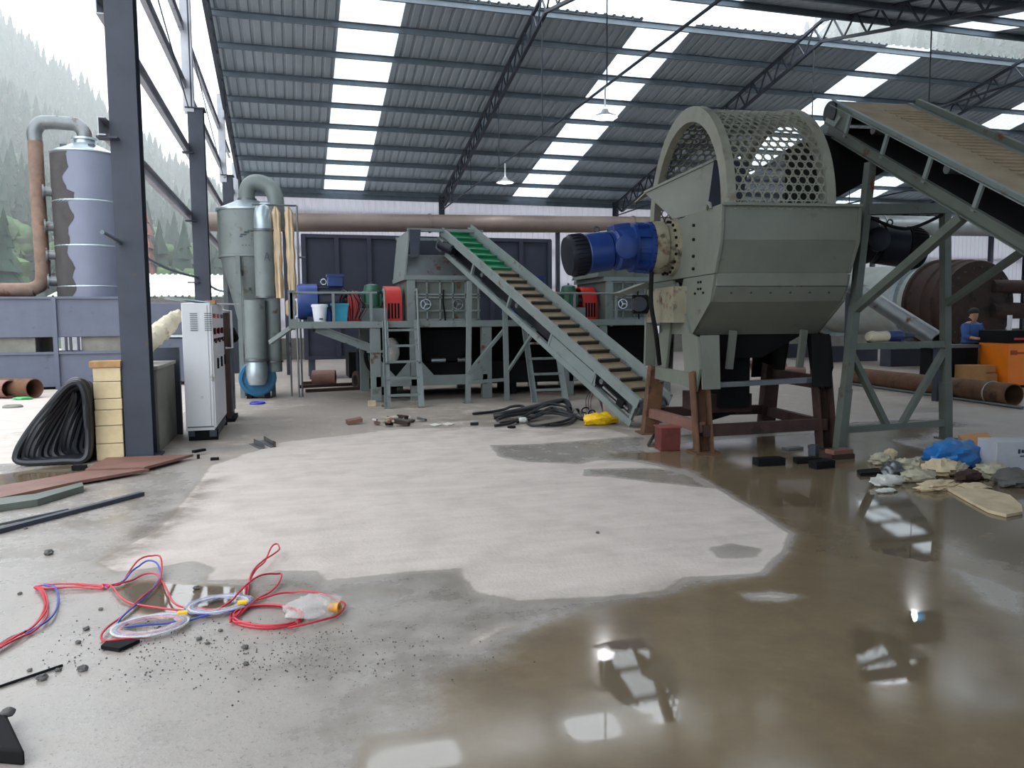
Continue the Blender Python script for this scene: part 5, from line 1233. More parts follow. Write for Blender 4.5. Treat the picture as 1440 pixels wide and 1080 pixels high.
mb = MB(); mb.beam(q(.0, CW+.06, .03), q(CL, CW+.06, .03), .06, .1, up=up); part(t, 'far_guard', mb, M['steel_grey_green'])
# support frame (two legs, ties, braces)
A0 = G(1180, 632); A1 = A(*q(1.1, 0, -.42)); B0 = G(1330, 617); B1 = A(*q(.95, CW+.0, -.42))
for a, b in ((A0, A1), (B0, B1)):
    mb = MB(); mb.beam(a, b, .095, .095, up=(1, 0, 0)); part(t, 'leg', mb, M['steel_grey_green'])
    mid = a+(b-a)*.22; mb = MB(); mb.beam(a, mid, .112, .112, up=(1, 0, 0)); part(t, 'leg_sleeve', mb, M['steel_grey_green'])
    mb = MB(); mb.box(a+A(0, 0, .01), (.2, .2, .02)); part(t, 'foot_plate', mb, M['steel_grey_green'])
def lerp(a, b, f): return a+(b-a)*f
for za, zb_, w in ((1.25/A1[2], 1.25/B1[2], .08), (.24/A1[2], .22/B1[2], .08), (2.86/A1[2], 2.92/B1[2], .12)):
    mb = MB(); mb.beam(lerp(A0, A1, za), lerp(B0, B1, zb_), w, w); part(t, 'cross_tie', mb, M['steel_grey_green'])
fa = lambda z: lerp(A0, A1, z/A1[2]); fb = lambda z: lerp(B0, B1, z/B1[2])
low = lerp(fa(.24), fb(.22), .42); low2 = lerp(fa(.24), fb(.22), .55)
mb = MB(); mb.beam(fa(1.2), low, .07, .07); part(t, 'lower_brace', mb, M['steel_grey_green'])
mb = MB(); mb.beam(fb(1.2), low2, .07, .07); part(t, 'lower_brace', mb, M['steel_grey_green'])
mb = MB(); mb.beam(fa(1.68), q(2.8, 0, -.42), .09, .09); part(t, 'raking_brace', mb, M['steel_grey_green'])
mb = MB(); mb.beam(fb(1.75), q(2.9, CW, -.42), .07, .07); part(t, 'raking_brace', mb, M['steel_grey_green'])
mb = MB(); mb.tube(spline([fa(2.8), lerp(fa(2.75), fb(2.8), .5)+A(0, 0, -.12), fb(2.86)], 6), .02, 8); part(t, 'sagging_cable', mb, M['black'])
# rest of its legs lower down, towards the viewer's right
for s_ in (4.6, 7.2):
    for a in (0, CW):
        p = q(s_, a, -.4); mb = MB(); mb.beam(A(p[0], p[1], 0), p, .1, .1, up=(1, 0, 0)); part(t, 'leg', mb, M['steel_grey_green'])
# black chute under its head, feeding the drum
g = thing('drum_chute', 'black chute from the tan conveyor into the right side of the drum', 'chute', L(.75, .1, 2.87))
def PV(px, py, v):
    dd = ray(px, py); t_ = (TV@(TO-CP)+v)/(TV@dd); return CP+dd*t_
pts = [PV(1150, 190, -.25), PV(1278, 222, -.25), PV(1180, 276, -.25), PV(1150, 276, -.25)]
mb = MB(); mb.prism(pts, TV*.85); part(g, 'body', mb, M['black'])
mb = MB(); mb.beam(pts[0], pts[1], .03, .04); part(g, 'lip', mb, M['black'])
# hand tool lying on the frame's middle tie
c = lerp(fa(1.29), fb(1.29), .36); e = unit(fb(1.29)-fa(1.29))
g = thing('power_tool', 'blue power tool with cream handle lying on the conveyor frame cross tie', 'tool', c)
mb = MB(); mb.lathe(c+A(0, 0, .08), e, [(.055, 0), (.065, .03), (.07, .2), (.06, .24)], 16); part(g, 'body', mb, M['blue'])
mb = MB(); mb.lathe(c+A(0, 0, .075)-e*.3, e, [(.05, 0), (.07, .06), (.06, .16), (.065, .3)], 16); part(g, 'sleeve', mb, M['tarp'])
mb = MB(); mb.lathe(c+A(0, 0, .075)+e*.24, e, [(.035, 0), (.03, .2)], 12); part(g, 'nozzle', mb, M['steel_dark'])

# ================================================================== BACK RIGHT: rotary dryer, pipes, orange unit, worker
c = D(1374, 429, 22.5); ax = unit(D(1237, 424, 26.5)-c); R_ = 1.28
t = thing('rotary_dryer', 'huge horizontal rotary dryer, white shell with rusty ringed end', 'dryer', (c[0], c[1], 0))
mb = MB(); mb.lathe(c, ax, [(R_*.93, 1.4), (R_*.93, 9.5)], 40); part(t, 'white_shell', mb, mat('dryer_white', (158, 163, 158), .5, var=.12))
mb = MB(); mb.lathe(c, ax, [(.2, -.12), (.75, -.1), (1.05, -.02), (R_, 0), (R_+.03, .06), (R_, .12), (R_, .3), (R_+.05, .34), (R_+.05, .5), (R_, .54), (R_, .7), (R_+.06, .74), (R_+.06, .95), (R_, 1.0), (R_, 1.35), (R_+.08, 1.38), (R_+.08, 1.48), (R_*.9, 1.5)], 44); part(t, 'rusty_drum_end', mb, mat('drum_rust', (46, 25, 19), .7, var=.5, vs=4, rust=.3, rustc=(24, 16, 15)), label='dark rusty ringed drum end')
for k in range(24):
    a = 2*math.pi*k/24; dd, s1, u1 = frame(ax); o = (s1*math.cos(a)+u1*math.sin(a))*(R_*.86); mb = MB(); mb.cyl(c+o-ax*.08, c+o-ax*.02, .03, n=6); part(t, 'end_bolt', mb, M['steel_dark'])
mb = MB(); mb.torus(c+ax*1.43+A(0, 0, R_+.16), nn, .08, .02, 14, 6); part(t, 'lifting_eye', mb, M['rust_dark'])
for s_ in (.5, 2.6, 5.6, 8.8):
    p = c+ax*s_; mb = MB(); hz = unit(A(ax[1], -ax[0], 0)); mb.box((p[0], p[1], .28), (1.9, .5, .56), (hz, unit(A(ax[0], ax[1], 0)), A(0, 0, 1))); part(t, 'saddle', mb, M['steel_dark'])
for s_, r_ in ((1.9, R_+.05), (6.2, R_+.05)):
    mb = MB(); mb.lathe(c+ax*s_, ax, [(R_*.93, 0), (r_, 0), (r_, .2), (R_*.93, .2)], 40, False); part(t, 'riding_ring', mb, M['galv'])
mb = MB(); mb.cyl(c-ax*.05+A(0, 0, .55)+hz*.4, c-ax*.1+A(0, 0, .5)+hz*3.2, .2, n=18); part(t, 'fuel_pipe', mb, M['rust_dark'])
mb = MB(); mb.cyl(c-ax*.05+A(0, 0, -.15)+hz*.4, c-ax*.1+A(0, 0, -.2)+hz*3.2, .24, n=18); part(t, 'fuel_pipe', mb, M['rust_dark'])
# pale pipe across the back right
t = thing('pale_pipe', 'pale grey pipe running high across the back right of the hall', 'pipe', (20, 24, 0))
p0 = PY(1180, 316, 24); p1 = PY(1600, 322, 24)
mb = MB(); mb.cyl(p0, p1, .36, n=26); part(t, 'pipe_wall', mb, M['duct_pale'])
for f in (.12, .5, .85):
    qq = lerp(p0, p1, f); mb = MB(); mb.cyl(qq, qq+unit(p1-p0)*.08, .41, n=26); part(t, 'flange', mb, M['duct_pale'])
    mb = MB(); mb.beam((qq[0], qq[1]+.3, 0), (qq[0], qq[1]+.3, qq[2]-.25), .14, .14); part(t, 'support_post', mb, M['steel_dark'])
# slanted grey tube leaning in front of the dryer
a = D(1195, 400, 17); b = D(1320, 480, 14.5); b[2] = max(b[2], .3)
mb = MB(); mb.pipe(a, b, .17, .02, 20); t = solo('slanted_tube', mb, M['steel_plain'], 'slanted grey metal tube behind the conveyor support frame', 'tube', b)
mb = MB(); mb.beam((b[0], b[1], 0), (b[0], b[1], b[2]), .12, .12); part(t, 'stand', mb, M['steel_dark'])
mb = MB(); mb.beam((a[0], a[1], 0), (a[0], a[1], a[2]), .12, .12); part(t, 'stand', mb, M['steel_dark'])
# long rusty pipe on the floor
p0 = G(1207, 541); p1 = G(1432, 573); r_ = .2
t = thing('long_rusty_pipe', 'long rusty brown pipe lying on the floor at right', 'pipe', (p0+p1)/2)
mb = MB(); mb.pipe(p0+A(0, .15, r_), p1+A(0, .1, r_+.01), r_, .02, 26); part(t, 'pipe_wall', mb, M['rust'])
mb = MB(); e = unit(p1-p0); mb.torus(p1-e*.5+A(0, .1, r_+.0), e, r_+.012, .012, 26, 6); part(t, 'wire_tie', mb, M['galv'])
mb = MB(); mb.cyl(p0+A(-.2, .1, .03), p1+A(-.2, -.25, .03), .03, n=8); solo('thin_rod', mb, M['steel_plain'], 'thin grey rod on the floor along the long rusty pipe', 'rod', p1+A(-.2, -.25, 0))
for k, (x, y, l_) in enumerate(((1085, 522, .5), (1065, 518, .6), (1100, 529, .7))):
    p = G(x, y); mb = MB(); mb.pipe(p+A(-l_, .3, .13), p+A(l_, 0, .13), .12, .02, 16); solo('rusty_pipe_end', mb, M['rust_plate'], ['rusty pipe end seen between the machine legs, middle one', 'farthest rusty pipe end seen between the machine legs', 'nearest rusty pipe end seen between the machine legs'][k], 'pipe', p, 'rusty pipes seen between the machine legs')
# orange unit
p = G(1416, 546); x0, y0 = p[0], p[1]
t = thing('orange_machine', 'bright orange machine cabinet with black top at the right edge', 'machine', (x0+.5, y0+.4, 0))
ox = TU; oy = TV
def ob(mb, a, b):
    a = A(*a); b = A(*b); cc = (a+b)/2; return mb.box(A(x0, y0, 0)+ox*cc[0]+oy*cc[1]+A(0, 0, cc[2]), np.abs(b-a), (ox, oy, A(0, 0, 1)))
mb = MB(); ob(mb, (0, 0, .06), (1.7, .9, 1.0)); part(t, 'orange_body', mb, M['orange'], bevel=.015)
mb = MB(); ob(mb, (-.02, -.02, 1.0), (1.7, .9, 1.28)); part(t, 'black_top', mb, M['black'], bevel=.01)
mb = MB(); ob(mb, (.55, -.03, 1.08), (.78, -.02, 1.2)); part(t, 'display', mb, M['white_plastic'])
mb = MB(); ob(mb, (.05, -.02, .74), (.2, -.0, .84)); ob(mb, (.22, -.015, .76), (.4, 0, .8)); part(t, 'logo_mark', mb, mat('logo_brown', (150, 70, 20), .5), kind='stuff')
mb = MB(); ob(mb, (.1, -.03, 1.07), (.42, -.02, 1.12)); part(t, 'red_stripe', mb, M['red'])
mb = MB(); mb.cyl(A(x0, y0, 1.28)+ox*.25+oy*.3, A(x0, y0, 1.62)+ox*.25+oy*.3, .05, n=12); part(t, 'white_post', mb, M['white_plastic'])
mb = MB(); ob(mb, (.1, .1, 0), (1.6, .8, .06)); part(t, 'foot', mb, M['black'])
pts = [A(x0, y0, 0)+ox*1.0+oy*-.05+A(0, 0, z) for z in (1.34, 1.28, 1.0, .6, .3)]; pts[0] = pts[0]+oy*.25
mb = MB(); mb.tube(spline(pts, 5), .09, 10); solo('brown_rag', mb, M['wood'], 'brown rag hanging down the front of the orange machine', 'rag', pts[-1])
mb = MB(); mb.ball(A(x0, y0, 1.42)+ox*1.1+oy*.3, (.4, .25, .14), 14, 8, .5); solo('red_cloth', mb, M['red'], 'crumpled red cloth on top of the orange machine', 'cloth', A(x0, y0, 1.28)+ox*1.1+oy*.3)
for k, (a, b) in enumerate((((-.75, .2, 0), (-.35, .7, .5)), ((-.33, .25, 0), (.0-.03, .65, .32)), ((-.34, .3, .33), (-.04, .66, .5)))):
    mb = MB(); ob(mb, a, b); cc = (A(*a)+A(*b))/2
    solo('cardboard_box', mb, M['card'], ['larger cardboard box left of the orange machine', 'small cardboard box against the orange machine, bottom of two', 'small cardboard box on top, against the orange machine'][k], 'box', A(x0, y0, 0)+ox*cc[0]+oy*cc[1]+A(0, 0, a[2]), 'cardboard boxes by the orange machine', bevel=.006)
# dark workbench behind which the worker stands
t = thing('workbench', 'dark workbench in front of the worker', 'bench', A(x0, y0, 0)-ox*.9+oy*.9)
mb = MB(); ob(mb, (-1.35, .75, .88), (-.05, 1.2, .95)); part(t, 'top', mb, M['steel_plain'])
mb = MB(); ob(mb, (-1.3, .8, .1), (-.1, 1.15, .88)); part(t, 'body', mb, M['black'])
for k in (-1.45, -.3):
    mb = MB(); ob(mb, (k*.85, .85, 0), (k*.85+.1, 1.1, .1)); part(t, 'foot', mb, M['black'])

# worker: one continuous skinned body
wp = D(1364, 470, 18.3); wp[2] = 0.0
t = thing('person', 'worker in a blue shirt standing at the bench, head bent', 'person', wp)
def skin_body():
    J_ = {'pelvis': (0, 0, .95, .15), 'waist': (0, .0, 1.1, .14), 'chest': (-.02, -.05, 1.32, .17), 'neck': (-.03, -.1, 1.48, .065), 'head0': (-.05, -.14, 1.56, .085), 'head1': (-.06, -.16, 1.67, .1), 'head2': (-.06, -.15, 1.75, .06),
          'shL': (-.19, -.06, 1.38, .075), 'elL': (-.27, -.14, 1.12, .05), 'wrL': (-.2, -.38, 1.08, .035), 'haL': (-.18, -.47, 1.08, .035),
          'shR': (.17, -.06, 1.38, .075), 'elR': (.26, -.12, 1.12, .05), 'wrR': (.18, -.36, 1.08, .035), 'haR': (.15, -.45, 1.08, .035),
          'hipL': (-.1, 0, .88, .1), 'knL': (-.11, -.02, .48, .065), 'anL': (-.11, .02, .08, .045), 'toL': (-.11, -.16, .04, .035),
          'hipR': (.1, 0, .88, .1), 'knR': (.11, -.02, .48, .065), 'anR': (.11, .02, .08, .045), 'toR': (.11, -.16, .04, .035)}
    E_ = 'pelvis-waist waist-chest chest-neck neck-head0 head0-head1 head1-head2 chest-shL shL-elL elL-wrL wrL-haL chest-shR shR-elR elR-wrR wrR-haR pelvis-hipL hipL-knL knL-anL anL-toL pelvis-hipR hipR-knR knR-anR anR-toR'.split()
    ks = list(J_); me = bpy.data.meshes.new('body')
    me.from_pydata([J_[k][:3] for k in ks], [tuple(ks.index(a) for a in e_.split('-')) for e_ in E_], [])
    o = bpy.data.objects.new('body', me); COL.objects.link(o); o.parent = t; ORIG[o.name] = wp
    m = o.modifiers.new('skin', 'SKIN')
    for i, k in enumerate(ks): sv = me.skin_vertices[0].data[i]; sv.radius = (J_[k][3],)*2; sv.use_root = (k == 'pelvis')
    o.modifiers.new('sub', 'SUBSURF').levels = 2; o.modifiers['sub'].render_levels = 2; me.materials.append(M['skin']); return o
skin_body()
def wmb(f): mb = MB(); f(mb); mb.v = [tuple(A(*p)+wp) for p in mb.v]; return mb
part(t, 'shirt', wmb(lambda mb: (mb.lathe((-.01, -.03, .98), (0, -.02, 1), [(.2, 0), (.19, .15), (.225, .35), (.2, .43), (.08, .5)], 20))), M['shirt_blue'])
for s_, el, wr_ in ((-1, (-.27, -.14, 1.12), (-.24, -.24, 1.1)), (1, (.26, -.12, 1.12), (.23, -.22, 1.1))):
    part(t, 'sleeve', wmb(lambda mb: mb.tube([(.16*s_, -.06, 1.4), ((.21*s_), -.09, 1.28), el, wr_], [.1, .085, .07, .065], 12)), M['shirt_blue'])
part(t, 'trousers', wmb(lambda mb: (mb.lathe((0, 0, .78), (0, 0, 1), [(.19, 0), (.2, .2), (.17, .26)], 18), mb.cyl((-.1, 0, .85), (-.11, .02, .08), .115, .08, 14), mb.cyl((.1, 0, .85), (.11, .02, .08), .115, .08, 14))), M['blue_dark'])
part(t, 'hair', wmb(lambda mb: mb.ball((-.055, -.135, 1.71), (.108, .115, .095), 14, 8)), M['hair'])
# ---- pendant lamps on the truss ties (lit)
def lamp(x, y, label, tint):
    t = thing('pendant_lamp', label, 'lamp', (x, y, 5.83), 'pendant lamps')
    mb = MB(); mb.cyl((x, y, 5.98), (x, y, 6.45), .02, n=8); part(t, 'stem', mb, M['white_paint'])
    mb = MB(); mb.lathe((x, y, 5.83), (0, 0, 1), [(.26, 0), (.24, .03), (.09, .1), (.06, .17)], 28, False); part(t, 'shade', mb, tint)
    em = bpy.data.materials.new('bulb_glow'); em.use_nodes = True; b = em.node_tree.nodes['Principled BSDF']; b.inputs['Emission Color'].default_value = (1, 1, 1, 1); b.inputs['Emission Strength'].default_value = 25
    mb = MB(); mb.ball((x, y, 5.86), (.07, .07, .06), 14, 8); part(t, 'bulb', mb, em)
lamp(TX[1], 15.4, 'white pendant lamp hanging in front of the middle skylight strip', M['white_paint'])
lamp(TX[1], 23.3, 'smaller-looking pendant lamp farther back on the middle truss tie', M['white_paint'])
lamp(TX[2], 15.2, 'pendant lamp with dark teal shade just above the tan conveyor', M['blower_blue'])
# ================================================================== SMALL THINGS ON THE FLOOR
def cB(x, y, z=.008): return G(140+x/4.0, 770+y/4.0)+A(0, 0, z)
def cA(x, y, z=.008): return G(x/4.908, 770+y/4.908)+A(0, 0, z)
def wire(pts, m_, label, r=.0058, cat='cable', group='red and blue cables on the wet floor'):
    pa = spline(pts, 6); lift = [A(0, 0, .004+.012*abs(math.sin(i*.21))) for i in range(len(pa))]
    mb = MB(); mb.tube([p+l for p, l in zip(pa, lift)], r, 7); return solo('cable', mb, m_, label, cat, pts[len(pts)//2]*A(1, 1, 0), group)
wire([cA(-60, 745), cA(0, 705), cA(120, 630), cA(240, 560), cA(310, 480), cA(330, 400), cA(300, 320), cA(250, 288), cA(300, 280), cA(500, 275), cA(720, 280)]+[cB(70, 240), cB(130, 305), cB(240, 345), cB(380, 368), cB(520, 370), cB(640, 378), cB(720, 355, .03), cB(800, 295, .05), cB(900, 228, .06), cB(1000, 188, .04), cB(1025, 190, .02), cB(990, 240), cB(900, 300), cB(840, 350), cB(780, 400), cB(735, 430)], M['wire_red'], 'red cable running from the left edge to the tip beside the bag')
wire([cA(-60, 765), cA(0, 725), cA(150, 640), cA(270, 570), cA(325, 500), cA(320, 420), cA(290, 340), cA(265, 292), cA(400, 302), cA(600, 287), cA(740, 292)]+[cB(60, 235), cB(150, 210), cB(240, 172), cB(310, 166), cB(345, 190), cB(380, 260), cB(420, 330), cB(520, 355), cB(600, 368), cB(700, 362), cB(815, 358)], M['wire_red'], 'red cable that dips between the two white reflections')
wire([cA(-60, 755), cA(0, 716), cA(140, 622), cA(250, 545), cA(300, 470), cA(310, 390), cA(285, 320), cA(238, 296), cA(300, 306), cA(500, 298), cA(700, 298)]+[cB(20, 228), cB(110, 225), cB(170, 170, .03), cB(230, 120, .05), cB(300, 100, .06), cB(345, 110, .05), cB(350, 170, .03), cB(320, 230), cB(230, 310), cB(130, 400), cB(50, 470), cB(10, 520), cB(40, 545), cB(130, 540), cB(280, 515), cB(400, 480)], M['wire_red'], 'red cable in a high loop ending around the left wrapped coil')
wire([cA(-60, 740), cA(0, 700), cA(100, 635), cA(180, 600)], M['wire_dark'], 'short dark cable in the bundle leaving at the left edge')
wire([cB(20, 236), cB(130, 212), cB(190, 162, .03), cB(260, 130, .05), cB(320, 131, .04), cB(343, 160, .02), cB(338, 195), cB(290, 262), cB(200, 345), cB(112, 432), cB(108, 462), cB(150, 471), cB(300, 452), cB(440, 430)], M['wire_blue'], 'blue cable in the loop over the left wrapped coil')
wire([cA(180, 610), cA(320, 540), cA(380, 470), cA(405, 370), cA(380, 300), cA(340, 270), cA(305, 285), cA(400, 300)], M['wire_blue'], 'blue cable hook at the far left of the tangle')
wire([cB(495, 428), cB(600, 405), cB(700, 380), cB(800, 350), cB(830, 320), cB(828, 270)], M['wire_blue'], 'blue cable between the two wrapped coils')
wire([cB(735, 432), cB(790, 385), cB(828, 300), cB(838, 235), cB(860, 180, .03), cB(910, 130, .05), cB(980, 100, .06), cB(1013, 60, .05), cB(1003, 30, .05), cB(970, 48, .05), cB(930, 118, .04), cB(885, 160, .03), cB(850, 192), cB(826, 240), cB(820, 290), cB(815, 350), cB(775, 395), cB(750, 425), cB(790, 440), cB(850, 448)], M['wire_red'], 'red cable whose narrow loop reaches farthest back on the floor')
wire([cB(870, 312), cB(950, 298), cB(1040, 272), cB(1130, 264), cB(1250, 280), cB(1340, 310), cB(1380, 340), cB(1360, 380), cB(1280, 420), cB(1180, 450), cB(1060, 465)], M['wire_red'], 'red cable curving around the right of the plastic bag')
t = thing('cable_coil', 'open coil of red cable beside the plastic bag', 'cable', cB(940, 400, 0))
for k, (cx_, cy_, rx, ry) in enumerate(((940, 398, 205, 64), (950, 396, 196, 58), (944, 402, 190, 60))):
    pts = [cB(cx_+rx*math.cos(a), cy_+ry*math.sin(a), .008+.007*k) for a in np.linspace(.6+.1*k, .6+2*math.pi*.985, 40)]
    mb = MB(); mb.tube(pts, .0058, 7); part(t, 'turn', mb, M['wire_red'])
# wrapped coils
def film_mat(name, rgb, a=.45):
    m = mat(name, rgb, .18, var=.12, vs=14, bump=.5, bs=30); nt = m.node_tree; b = nt.nodes['Principled BSDF']; b.inputs['Alpha'].default_value = a; return m
M['film'] = film_mat('clear_film', (226, 222, 220), .32)
def wrapped(c, rx, ry, rot, label, cols, tagc):
    t = thing('wrapped_cable_coil', label, 'cable coil', c*A(1, 1, 0), 'cable coils wrapped in clear film')
    ca_, sa_ = math.cos(rot), math.sin(rot)
    def e_(a, k, z): x = rx*k*math.cos(a); y = ry*k*math.sin(a); return A(c[0]+x*ca_-y*sa_, c[1]+x*sa_+y*ca_, z)
    th_ = np.linspace(0, 2*math.pi, 41)[:-1]
    mb = MB(); mb.tube([e_(a, .78, .026+.004*math.sin(a*5)) for a in th_], [.034+.007*math.sin(a*7) for a in th_], 10, closed=True); mb.v = [(x, y, max(.003, .03+(z-.03)*.42)) for x, y, z in mb.v]; part(t, 'film_wrap', mb, M['film'], label='crinkled clear film')
    for k, m_ in enumerate(cols):
        mb = MB(); mb.tube([e_(a, .72+.1*k, .026) for a in th_], .006, 6, closed=True); part(t, 'cable_turn', mb, m_)
    p = e_(tagc, .85, .05); mb = MB(); mb.box(p, (.05, .035, .012)); part(t, 'paper_tag', mb, M['yellow_plastic'])
    return t
c1 = G(212, 886); wrapped(c1, .2, .155, .15, 'left film-wrapped coil of pink and blue cable with yellow tag', (M['wire_red'], M['wire_blue'], M['cloth_white']), .4)
c2 = G(308, 856); wrapped(c2, .19, .15, .05, 'film-wrapped coil of blue and white cable farther back', (M['wire_blue'], M['cloth_white'], M['wire_blue']), 5.6)
def crumple(c, size, seed, amp=.28, n=28, m=16, fq=3.0, floor_z=.0):
    rd = random.Random(seed); W = [(rd.uniform(-fq, fq), rd.uniform(-fq, fq), rd.uniform(-fq, fq), rd.uniform(0, 6.28), 1/(1+.5*k)) for k in range(7)]
    mb = MB(); mb.ball((0, 0, 0), 1.0, n, m); out = []
    for x, y, z in mb.v:
        d_ = sum(w*(1-2*abs(math.sin(a*x*1.6+b*y*1.6+g*z*1.6+p))) for a, b, g, p, w in W)/3.2
        s_ = 1+amp*d_; q_ = A(x*s_*size[0], y*s_*size[1], (z*s_+.55)*size[2])+A(*c); q_[2] = max(q_[2], floor_z+.002); out.append(tuple(q_))
    mb.v = out; return mb
b = G(440, 866)
t = thing('plastic_bag', 'crumpled clear plastic bag holding an orange roll inside the red coil', 'bag', b)
mb = crumple(b, (.17, .09, .07), 5, .35); part(t, 'film', mb, M['film'], smooth=50)
mb = MB(); mb.lathe(b+A(.09, -.02, .045), A(.05, -.03, .005), [(.012, 0), (.026, 0), (.026, 1), (.012, 1), (.012, 0)], 16, False); part(t, 'orange_roll', mb, mat('roll_orange', (206, 146, 52), .5))
# black plate, rod, corner piece
p = [G(143, 913), G(195, 903), G(187, 911), G(168, 919)]; p = [G(142, 914), G(152, 905), G(197, 905), G(168, 918)]
mb = MB(); mb.prism([q_+A(0, 0, .004) for q_ in p], (0, 0, .018)); solo('steel_plate', mb, M['black'], 'small dark steel plate under the left wrapped coil', 'plate', p[0])
mb = MB(); mb.cyl(G(-30, 978)+A(0, 0, .008), G(88, 938)+A(0, 0, .008), .007, n=8); solo('thin_bar', mb, M['black'], 'thin black bar on the floor at the lower left edge', 'bar', G(20, 962))
mb = MB(); pc = G(-5, 1050); mb.prism([G(-60, 1070)+A(0, 0, .0), G(36, 1078)+A(0, 0, 0), G(10, 1022), G(-60, 1020)], (0, 0, .06)); solo('dark_block', mb, M['black'], 'dark block in the bottom left corner of the picture', 'block', pc, bevel=.01)
mb = crumple(G(12, 1022)+A(0, 0, .05), (.03, .025, .02), 77, .3, 12, 8); solo('dirt_lump', mb, M['stone'], 'dirt lump beside the dark block in the bottom left corner', 'dirt', G(12, 1022)+A(0, 0, .05))
sp = [(69, 780, .028), (59, 956, .02), (42, 944, .01), (116, 943, .02), (82, 944, .012), (142, 858, .011), (110, 905, .012), (121, 886, .014), (28, 836, .012), (345, 912, .014), (346, 935, .012), (280, 900, .012), (292, 906, .01), (310, 888, .01), (276, 829, .016), (840, 750, .012), (36, 744, .012)]
for k, (x, y, r_) in enumerate(sp):
    g_ = G(x, y); mb = MB(); mb.ball(g_+A(0, 0, r_*.6), (r_*1.2, r_, r_*.75), 8, 6, .5)
    solo('stone', mb, M['stone'], 'large dark stone lying alone on the left of the floor' if k == 0 else 'small dark stone on the concrete floor near the cables', 'stone', g_, 'small stones on the floor', smooth=0)
# grit: uncountable
mb = MB()
for k in range(700):
    x = random.gauss(330, 150); y = random.gauss(915, 26)
    if y < 870 or x < 60: continue
    g_ = G(x, y); r_ = .002+.0028*random.random()**2; mb.ball(g_+A(0, 0, r_*.5), r_, 5, 4, .5)
solo('grit', mb, M['stone'], 'dark grit scattered on the wet concrete', 'grit', (0, 0, 0), kind='stuff', smooth=0)
# ---- steel plates and strips at the left
def slab(px, h, m_, name, label, cat, z=.0, group=None):
    p = [G(*q_)+A(0, 0, z+.003) for q_ in px]; mb = MB(); mb.prism(p, (0, 0, h)); return solo(name, mb, m_, label, cat, sum(p)/len(p)*A(1, 1, 0)+A(0, 0, z), group)
slab([(120, 668), (150, 651), (272, 646), (203, 665)], .03, M['rust_plate'], 'rusty_sheet', 'rust-red steel sheet nearest the front column base', 'sheet', .03, 'rusty steel sheets by the column')
slab([(128, 667), (205, 660), (206, 662), (150, 672)], .02, M['rust_dark'], 'packing_strip', 'dark packing strip under the upper rusty sheet', 'strip', .0)
slab([(-120, 712), (122, 669), (210, 666), (114, 683), (-100, 730)], .03, M['rust_plate'], 'rusty_sheet', 'long rust-red steel sheet reaching the left picture edge', 'sheet', .02, 'rusty steel sheets by the column')
slab([(-100, 722), (49, 704), (116, 687), (118, 692), (53, 712), (-100, 735)], .06, M['steel_grey_green'], 'steel_channel', 'grey-green steel channel along the front of the rusty sheets', 'channel')
mb = MB(); mb.beam(G(-60, 765)+A(0, 0, .02), G(200, 697)+A(0, 0, .02), .06, .035); solo('steel_strip', mb, M['steel_dark'], 'long dark steel strip on the floor in front of the rusty sheets', 'strip', G(100, 722))
mb = MB(); mb.beam(G(-60, 752)+A(0, 0, .01), G(95, 718)+A(0, 0, .01), .03, .018); solo('thin_strip', mb, M['steel_plain'], 'short thin strip lying just behind the long dark strip', 'strip', G(40, 732))
for k, (a, b_) in enumerate((((358, 624), (372, 631)), ((372, 620), (388, 629)))):
    mb = MB(); mb.angle(G(*a)+A(0, 0, .0), G(*b_)+A(0, 0, .0), .07, .01); solo('angle_iron', mb, M['steel_plain'], ['left one of two short angle irons on the floor', 'right one of two short angle irons on the floor'][k], 'angle iron', G(*a), 'angle irons on the floor')
mb = MB(); mb.beam(G(272, 641)+A(0, 0, .05), G(288, 638)+A(0, 0, .05), .05, .03); mb.beam(G(279, 645), G(279, 645)+A(0, 0, .05), .03, .03); solo('small_bracket', mb, M['black'], 'small black bracket on the floor before the cabinet', 'bracket', G(279, 645))
mb = MB(); mb.box(G(302, 647)+A(0, 0, .015), (.09, .05, .03)); solo('black_chip', mb, M['black'], 'black chip on the floor right of the small bracket', 'scrap', G(302, 647))
mb = MB(); mb.box(G(112, 661)+A(0, 0, .03), (.14, .07, .05)); solo('black_lump', mb, M['black'], 'small black lump beside the rusty sheets under the hose', 'scrap', G(112, 661))
# ---- rubble in the middle distance
for k in range(18):
    x = random.gauss(556, 18); y = 592+random.gauss(0, 4.5); g_ = G(x, y); s_ = .04+.07*random.random(); m_ = [M['rust_plate'], M['cloth_white'], M['rust_dark'], M['stone'], M['black'], M['cloth_grey']][k % 6]
    a = random.random()*3; ax_ = (A(math.cos(a), math.sin(a), .2*math.sin(a*3)), A(-math.sin(a), math.cos(a), .1), A(0, 0, 1))
    mb = MB(); mb.box(g_+A(0, 0, s_*.4+.01), (s_*2.2, s_*1.2, s_*.6), ax_)
    solo('scrap_chunk', mb, m_, 'broken scrap chunk in the little rubble heap before the ladder', 'scrap', g_, 'rubble before the ladder')
mb = MB(); mb.box(G(523, 571)+A(0, 0, .05), (.14, .1, .1)); solo('pale_brick', mb, M['cloth_cream'], 'pale brick on the floor left of the ladder foot', 'brick', G(523, 571))
for k, (x, y) in enumerate(((630, 597), (612, 598))):
    slab([(x-8, y), (x, y-2), (x+9, y), (x, y+2)], .01, M['cloth_white'], 'paper_scrap', ['white paper scrap right of the rubble heap', 'white paper scrap at the edge of the rubble heap'][k], 'paper')
